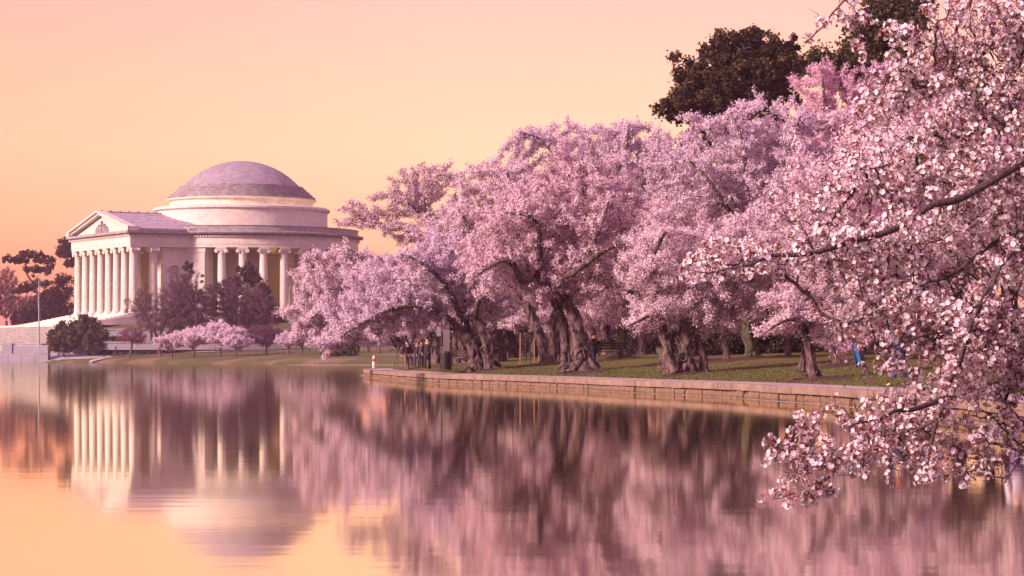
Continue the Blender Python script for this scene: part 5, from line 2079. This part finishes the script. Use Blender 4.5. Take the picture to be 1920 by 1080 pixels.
person(at_px(763, 695.5, 0.43), 1.86, R(200), 'person in dark hooded jacket and tan trousers standing leftmost of the walkers', C_maroon, C_tan, C_hair2)
person(at_px(782, 693, 0.43), 1.95, R(175), 'person in maroon jacket half hidden in the middle of the walkers', C_maroon, C_navy, mat('red_hat', (0.16, 0.02, 0.04)))
person(at_px(790, 693.3, 0.43), 1.95, R(190), 'person in grey jacket and dark trousers walking beside the tallest walker', C_grey, C_navy, C_hair)
person(at_px(801, 696, 0.43), 2.05, R(170), 'tallest walker in long dark coat with reddish hair', C_dark, C_dark, C_hair, coatlen=1.1)
tripod(at_px(748, 692, 0.43), 1.55, 'black camera tripod at the left of the walkers', 0.4)
b = W(1114, 690, 106)
person((b.x, 106.5, ground_at(b.x, 106.5)), 1.65, R(60), 'person in black leaning behind the thick knotted trunk', C_dark, C_navy, C_hair2, pose='hands')
person(at_px(1686, 723, 0.43), 2.0, R(150), 'person in blue jeans and red cap seen through the near branches', C_navy, C_jeans, C_hair2, pose='hands', hat=M_red)
person(at_px(1907, 738, 0.43), 1.9, R(200), 'person in pale jacket and purple trousers at the right edge', C_pale, C_purple, C_hair2, hat=C_grey)
tb = at_px(1614, 727, 0.43)
tripod(tb, 1.25, 'dark camera tripod under the light blue cloth', 0.9)
cl = MB()
nu, nv = 10, 8
vs_, fs_ = [], []
for i in range(nu):
    for j in range(nv):
        u_, v_ = i / (nu - 1), j / (nv - 1)
        vs_.append((tb[0] - 0.28 + 0.30 * u_ + 0.14 * v_, tb[1] - 0.15 + 0.06 * math.sin(u_ * 9) * (0.4 + v_), tb[2] + 1.15 - 0.62 * v_ + 0.07 * math.sin(u_ * 5) - 0.08 * u_))
for i in range(nu - 1):
    for j in range(nv - 1):
        a = i * nv + j
        fs_.append((a, a + 1, a + nv + 1, a + nv))
cl.add(vs_, fs_)
o = cl.build('hanging_cloth', C_blue, smooth=True)
sol = o.modifiers.new('solidify', 'SOLIDIFY')
sol.thickness = 0.01
tag(o, 'light blue cloth hanging from a tripod behind the near blossoms', 'cloth')
# tiny figures by the memorial
b = W(120, 664, 501)
person((b.x, 501, far_at(b.x, 501)), 1.8, R(90), 'tiny walker in purple beside the low pale wall', C_purple, C_navy, C_hair2)
b = W(131, 590, 548)
person((b.x, 548, FLOOR - 0.9), 1.7, R(90), 'tiny dark figure at the top of the steps', C_navy, C_dark, C_hair2)

# soil round the trunks, its dark colour also painting contact shade, and petals fallen on the grass and paving
M_soil_shade = mat('soil_contact_shade', (0.085, 0.042, 0.030), (0.045, 0.022, 0.018), 6, bump=0.8)
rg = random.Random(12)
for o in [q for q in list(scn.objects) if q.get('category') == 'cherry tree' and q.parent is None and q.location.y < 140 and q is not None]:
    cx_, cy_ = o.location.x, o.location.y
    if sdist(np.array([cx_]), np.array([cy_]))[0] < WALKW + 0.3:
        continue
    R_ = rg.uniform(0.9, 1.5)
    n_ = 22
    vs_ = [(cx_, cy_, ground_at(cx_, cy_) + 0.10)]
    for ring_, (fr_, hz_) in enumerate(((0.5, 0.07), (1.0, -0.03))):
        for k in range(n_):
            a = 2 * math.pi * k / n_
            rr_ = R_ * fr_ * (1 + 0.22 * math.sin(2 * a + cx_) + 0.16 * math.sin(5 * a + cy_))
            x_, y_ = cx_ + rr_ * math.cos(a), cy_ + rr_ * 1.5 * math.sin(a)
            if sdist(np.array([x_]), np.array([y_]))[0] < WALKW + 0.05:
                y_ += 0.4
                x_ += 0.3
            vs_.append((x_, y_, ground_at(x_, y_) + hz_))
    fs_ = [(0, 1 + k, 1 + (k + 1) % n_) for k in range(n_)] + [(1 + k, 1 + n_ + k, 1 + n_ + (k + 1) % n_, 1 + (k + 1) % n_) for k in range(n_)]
    MB().add(vs_, fs_).build('soil', M_soil_shade, smooth=True, kind='structure')
rgp = np.random.default_rng(5)
Yr, Xr = rgp.uniform(40, 135, 30000), rgp.uniform(-8, 20, 30000)
dd = sdist(Xr, Yr)
ok = (dd > 0.05) & (dd < 10) & (Xr / Yr * F < 1000) & (rgp.uniform(0, 1, 30000) < 0.35)
Xr, Yr, dd = Xr[ok], Yr[ok], dd[ok]
Zr = np.where(dd < WALKW, WT + 0.022, near_z(Xr, Yr)[0] + 0.03)
Cp = np.stack([Xr, Yr, Zr], 1)
Vp, Qp = tris(Cp, 0.022, rgp, np.tile([[0, 0, 1.0]], (len(Cp), 1)), 0.3)
o = add_obj('fallen_petals', np_mesh('fallen_petals', Vp, Qp, M_flower, col=np.tile([[0.55, 0.42, 0.44]], (len(Vp), 1))))
tag(o, 'pale pink petals scattered over the grass and walkway under the trees', 'petals', kind='stuff')

# ------------------------------------------------------------------ grass tufts and fallen leaves on the bank
gp = []
rg = np.random.default_rng(77)
while len(gp) < 26000:
    Yr = rg.uniform(45, 135, 4000)
    Xr = rg.uniform(-6, 24, 4000)
    px_ = Xr / Yr * F + 960
    d = sdist(Xr, Yr)
    ok = (d > WALKW + 0.02) & (d < 9) & (px_ < 1960) & (rg.uniform(0, 1, 4000) < np.exp(-(d - WALKW) / 4))
    z = near_z(Xr, Yr)[0]
    gp += list(np.stack([Xr, Yr, z], 1)[ok])
gp = np.array(gp[:26000])
h = rg.uniform(0.015, 0.05, len(gp))
a = rg.uniform(0, np.pi, len(gp))
dx = np.stack([np.cos(a), np.sin(a), np.zeros(len(gp))], 1) * 0.03
tp = gp + np.stack([rg.normal(0, 0.03, len(gp)), rg.normal(0, 0.03, len(gp)), h], 1)
V = np.stack([gp - dx - [0, 0, 0.02], gp + dx - [0, 0, 0.02], tp], 1).reshape(-1, 3)
col = np.repeat(np.array([[0.09, 0.10, 0.018], [0.12, 0.125, 0.025], [0.105, 0.105, 0.03]])[rg.integers(0, 3, len(gp))], 3, 0)
o = add_obj('grass_tufts', np_mesh('grass_tufts', V, np.arange(3 * len(gp)).reshape(-1, 3), M_leafdark, col=col))
tag(o, 'short green grass growing on the bank behind the walkway', 'grass', kind='stuff')

# ------------------------------------------------------------------ the near cherry tree reaching in from the right
YN = 13.5
near_base = Vector((7.2, 15.5, 0.42))
near = thing('cherry_tree', near_base, 'nearest cherry tree, its blossoming branches hanging in from the right edge', 'cherry tree')
trunk_pts = [Vector((7.2, 15.5, 0.3)), Vector((7.0, 15.3, 1.2)), Vector((6.5, 14.9, 2.1)), Vector((5.8, 14.5, 3.0)), Vector((4.9, 14.1, 3.8)), Vector((4.1, 13.8, 4.1))]
mb, PP, _ = gnarly_tube([p - near_base for p in trunk_pts], [0.30, 0.24, 0.2, 0.16, 0.11, 0.07], n=16, step=0.08, bump=0.2, flare=0.5, seed=5.5)
mb.build('trunk', M_bark, near, smooth=True)
nstems = [[tuple(p) for p in PP]]
NB = [
    [(2420, 150, 16, 0.6), (2180, 220, 12, 0.2), (2040, 262, 10, 0), (1960, 290, 9, -0.2), (1890, 322, 8, -0.4), (1800, 372, 7.5, -0.5), (1700, 418, 7, -0.6), (1600, 450, 6, -0.7), (1500, 478, 4.6, -0.8), (1400, 498, 3, -0.9), (1330, 512, 1.8, -0.9), (1290, 505, 1, -0.9)],
    [(2300, -420, 16, 1), (2120, -120, 12, 0.6), (2000, 20, 9, 0.4), (1920, 60, 7.5, 0.3), (1834, 106, 6, 0.2), (1770, 140, 4, 0.1), (1700, 170, 3, 0), (1630, 180, 1.8, 0)],
    [(2120, -120, 10, 0.6), (1980, 0, 7.5, 0.2), (1920, 83, 6.5, 0), (1866, 140, 6, 0), (1810, 190, 5.5, 0), (1774, 222, 5, 0), (1732, 287, 4, 0), (1676, 305, 2.6, -0.1), (1610, 318, 1.5, -0.1)],
    [(2120, -120, 9, 0.6), (2040, -40, 7, 0.9), (1903, 93, 5, 0.8), (1880, 157, 4.4, 0.8), (1845, 204, 4, 0.7), (1820, 280, 3, 0.6), (1790, 340, 2, 0.6)],
    [(2120, -220, 8, 1.0), (1950, -120, 6, 0.9), (1840, -30, 4.5, 0.8), (1778, 88, 3.6, 0.7), (1732, 153, 3, 0.7), (1676, 200, 2.2, 0.6), (1600, 250, 1.3, 0.6)],
    [(1950, -120, 5, 0.9), (1720, -140, 4, 0.3), (1620, -60, 3, 0.2), (1584, 0, 2.2, 0.1), (1547, 46, 1.8, 0.1), (1514, 78, 1.1, 0.1)],
    [(2420, 250, 13, -0.2), (2140, 340, 10, -0.5), (2000, 420, 8, -0.6), (1900, 470, 7, -0.7), (1865, 510, 6.5, -0.7), (1844, 555, 6, -0.7), (1820, 610, 6.5, -0.6), (1797, 687, 7, -0.5), (1772, 742, 8, -0.4), (1757, 790, 5.5, -0.4), (1745, 840, 4.5, -0.4), (1727, 905, 2.5, -0.4)],
    [(1772, 746, 6, -0.4), (1746, 757, 6, -0.5), (1710, 768, 5, -0.6), (1678, 770, 4, -0.7), (1640, 790, 2.6, -0.8), (1590, 800, 1.6, -0.9)],
    [(1757, 785, 4, -0.4), (1700, 808, 3.4, -0.2), (1650, 820, 3, 0), (1618, 841, 2.8, 0.1), (1584, 862, 2.6, 0.2), (1542, 905, 2.4, 0.2), (1491, 934, 1.8, 0.2), (1450, 936, 1, 0.2)],
    [(1584, 862, 2, 0.2), (1530, 850, 1.6, 0.1), (1470, 845, 1.3, 0), (1440, 830, 0.9, 0)],
    [(2140, 480, 8, 0.6), (2000, 560, 6, 0.5), (1925, 640, 5, 0.4), (1890, 735, 4, 0.3), (1882, 790, 3, 0.3), (1898, 850, 1.8, 0.3)],
    [(1920, 60, 3, 0.3), (1990, 300, 6, 1), (1960, 450, 5.5, 1), (1910, 540, 4.5, 1), (1830, 650, 3, 1), (1760, 720, 2, 1)],
    [(2000, 420, 6, -0.6), (1890, 440, 4.5, -0.2), (1776, 521, 3.6, 0), (1712, 540, 3, 0), (1635, 588, 2.2, -0.1), (1576, 608, 1.2, -0.1)],
    [(1900, 470, 4, -0.7), (1850, 560, 3, -0.9), (1780, 620, 2.3, -1.1), (1700, 640, 1.8, -1.2), (1630, 660, 1, -1.2)],
    [(2000, 560, 4, 0.5), (1960, 760, 3, 0), (1900, 880, 1.6, -0.2)],
]
NPTS = []


def wiggle(P, i):
    rg_ = random.Random(i + 50)
    out_ = [P[0]]
    for a, b_ in zip(P[:-1], P[1:]):
        L_ = (b_ - a).length
        m_ = (a + b_) / 2 + Vector((rg_.gauss(0, 1), rg_.gauss(0, 1), rg_.gauss(0, 1))) * L_ * 0.035
        out_ += [m_, b_]
    return out_


for i, li in enumerate(NB):
    P, r_ = stem_px(li, YN, near_base)
    r_ = [q * (0.88 if i != 6 else 0.68) for q in r_]
    if i in (0, 1, 6):
        P.insert(0, PP[-1 if i == 1 else (-6 if i == 0 else -14)].copy())
        r_.insert(0, 0.06)
    mb, QP, _ = gnarly_tube(wiggle(P, i), [q for a_, b_ in zip(r_[:-1], r_[1:]) for q in (a_, (a_ + b_) / 2)] + [r_[-1]], n=9, step=0.04, bump=0.16, seed=20 + i)
    NPTS += [tuple(p) for p, q in zip(QP, _) if q < 0.02]
    mb.build('branch', M_bark3, near, smooth=True)
    nstems.append([tuple(p) for p in QP[::1]])
NE = [(1800, 110, 180, 130), (1660, 200, 70, 80), (1800, 330, 220, 130), (1660, 340, 90, 60), (1620, 455, 190, 55), (1440, 482, 130, 42), (1345, 500, 70, 36), (1540, 400, 80, 40), (1780, 560, 170, 110),
      (1640, 560, 70, 60), (1700, 740, 110, 70), (1570, 770, 60, 40), (1560, 860, 120, 45), (1480, 850, 55, 40), (1760, 860, 120, 50), (1870, 800, 90, 90), (1880, 640, 90, 90), (1640, 640, 50, 40),
      (1700, 660, 90, 60), (1820, 700, 90, 80), (1990, 200, 120, 260), (2000, 560, 110, 200), (2050, 300, 180, 260), (2060, 700, 150, 180), (1535, 40, 22, 26), (1690, 850, 70, 60), (1510, 920, 60, 14), (1900, 200, 120, 160)]
NE += [(1890, 60, 130, 100), (1930, 150, 110, 110), (1450, 480, 120, 40), (1340, 500, 70, 34), (1600, 450, 150, 50), (1700, 800, 120, 60), (1820, 850, 90, 50), (1540, 880, 90, 40), (1880, 620, 80, 70), (1760, 640, 90, 60)]
NEm = px_ell(NE, YN, near_base)
NEm = [(a, b_, c, rx, min(ry, 0.8), rz) for a, b_, c, rx, ry, rz in NEm]
P, par, rad, fine = grow_tree(near, nstems, NEm, nA=11000, step=0.05, kill=0.07, pads=0.3, nflow=0, seed=41, tip=0.0027, jit=0.3, branch_mat=M_bark3, shell=0.6, maxn=16000, k=5, grav=0.02)


def cluster(seed, buds=False):
    """one umbel of five-petalled flowers with stalks, calyxes and a few bronze leaves"""
    rg = np.random.default_rng(seed)
    Vs, Fs, Cs = [], [], []

    def quad(p, c):
        b_ = len(Vs)
        Vs.extend(p)
        Fs.append((b_, b_ + 1, b_ + 2, b_ + 3))
        Cs.extend([c] * 4)

    nf = rg.integers(7, 11) if not buds else rg.integers(2, 5)
    for f in range(nf):
        d = unit(rg.normal(size=3) + np.array([0, 0, 0.1]))
        c = d * rg.uniform(0.022, 0.040)
        u = unit(np.cross(d, rg.normal(size=3)))
        v = np.cross(d, u)
        size = rg.uniform(0.0125, 0.017)
        base = np.array([0.96, 0.86, 0.87]) if rg.uniform() < 0.7 else np.array([0.95, 0.75, 0.79])
        cup = rg.uniform(0.15, 0.6)
        for k in range(5):
            a = k * 2 * np.pi / 5
            r1 = u * math.cos(a) + v * math.sin(a)
            tn = -u * math.sin(a) + v * math.cos(a)
            tipc = base * rg.uniform(0.94, 1.03)
            quad([c, c + r1 * size * 0.62 + tn * size * 0.46 + d * size * cup * 0.4, c + r1 * size + d * size * cup, c + r1 * size * 0.62 - tn * size * 0.46 + d * size * cup * 0.4], np.clip(tipc, 0, 0.95))
        # red eye and calyx
        quad([c - d * 0.001 + u * 0.0035, c - d * 0.001 - u * 0.0035, c * 0.15 - u * 0.0010, c * 0.15 + u * 0.0010], np.array([0.30, 0.10, 0.09]))
    for f in range(7 if buds else 3):
        d = unit(rg.normal(size=3))
        c = d * rg.uniform(0.02, 0.04)
        u = unit(np.cross(d, rg.normal(size=3)))
        v = np.cross(d, u)
        for w in (u, v):
            quad([c - d * 0.007, c + w * 0.0048, c + d * 0.008, c - w * 0.0048], np.array([0.72, 0.30, 0.40]))
        quad([c - d * 0.007 + u * 0.001, c - d * 0.007 - u * 0.001, -u * 0.001, u * 0.001], np.array([0.25, 0.12, 0.08]))
    for f in range(4):
        d = unit(rg.normal(size=3))
        u = unit(np.cross(d, rg.normal(size=3)))
        quad([d * 0.004, d * 0.016 + u * 0.006, d * 0.030, d * 0.016 - u * 0.006], np.array([0.30, 0.13, 0.07]) * rg.uniform(0.7, 1.3))
    return np.array(Vs), np.array(Fs), np.array(Cs)


CL = [cluster(200 + i) for i in range(8)] + [cluster(220 + i, True) for i in range(3)]
rng = np.random.default_rng(99)
pts = P[fine]
# keep spacing so clusters sit along twigs, not on top of each other
order = rng.permutation(len(pts))
sel = []
cell = {}
for i in order:
    key = tuple(np.floor(pts[i] / 0.039).astype(int))
    if cell.get(key, 0) < 1:
        cell[key] = 1
        sel.append(i)
npt = np.array(NPTS)
npt = npt[rng.uniform(0, 1, len(npt)) < 0.75]
extra = npt + rand_dirs(len(npt), rng) * rng.uniform(0.02, 0.09, len(npt))[:, None]
V_, Q_ = seg_tubes(npt, extra, np.full(len(npt), 0.0022), np.full(len(npt), 0.0012), 3)
add_obj('spur_twigs', np_mesh('spur_twigs', V_, Q_, M_bark3), near, kind='stuff')
pts = np.concatenate([pts, extra])
sel = np.concatenate([np.array(sel), np.arange(len(pts) - len(extra), len(pts))])
pp = pts[sel] + rng.normal(size=(len(sel), 3)) * 0.022
wp = pp + np.array(near_base)
sx_ = wp[:, 0] / wp[:, 1] * F + 960
sy_ = HY - (wp[:, 2] - CAMZ) / wp[:, 1] * F
keep = (sx_ < 2150) & (sy_ > -250) & (rng.uniform(0, 1, len(sel)) < np.where(sy_ > 640, 0.9, 0.97))
gapn = np.array([noise.noise(Vector(q_ * 3.3)) + 0.5 * noise.noise(Vector(q_ * 8.0)) for q_ in pp])
keep &= gapn > np.where(sy_ < 420, -0.30, -0.34)
pp, sx_, sy_, wp = pp[keep], sx_[keep], sy_[keep], wp[keep]
n = len(pp)
import sys
print('near clusters', n, 'nodes', len(P))
infr = (sx_ < 1915) & (sy_ > 5)
rank = np.argsort(np.where(infr, wp[:, 1], 99))
single = set(rank[:300].tolist())
cm = []
for v, f, c in CL:
    cm.append(np_mesh('blossom_cluster', v, f, M_petal, col=c))
VV, FF, CC = [], [], []
off = 0
for i in range(n):
    low = sy_[i] > 620
    k = rng.integers(8, 11) if rng.uniform() < (0.34 if low else 0.10) else rng.integers(0, 8)
    q_ = rng.normal(size=4)
    q_ /= np.linalg.norm(q_)
    from mathutils import Quaternion
    Mx = np.array(Quaternion(q_).to_matrix())
    s_ = rng.uniform(0.85, 1.2)
    if i in single:
        o = add_obj('blossom_cluster', cm[k], near, tuple(pp[i]))
        o.rotation_mode = 'QUATERNION'
        o.rotation_quaternion = Quaternion(q_)
        o.scale = (s_, s_, s_)
        continue
    v, f, c = CL[k]
    VV.append(v @ Mx.T * s_ + pp[i])
    FF.append(f + off)
    CC.append(c * rng.uniform(0.93, 1.03))
    off += len(v)
add_obj('blossoms', np_mesh('blossoms', np.concatenate(VV), np.concatenate(FF), M_petal, col=np.clip(np.concatenate(CC), 0, 0.97)), near, kind='stuff')

# ------------------------------------------------------------------ haze over the basin
HZ = bpy.data.materials.new('haze')
HZ.use_nodes = True
hn = HZ.node_tree.nodes
hn.clear()
ho = hn.new('ShaderNodeOutputMaterial')
hv = hn.new('ShaderNodeVolumePrincipled')
hv.inputs['Color'].default_value = (0.90, 0.55, 0.75, 1)
hv.inputs['Density'].default_value = 0.00016
HZ.node_tree.links.new(hv.outputs[0], ho.inputs['Volume'])
o = MB().box(-1550, 1550, -70, 5000, -3.0, 62).build('haze', HZ, kind='stuff')
tag(o, 'thin pinkish evening haze over the water and far shore', 'haze')
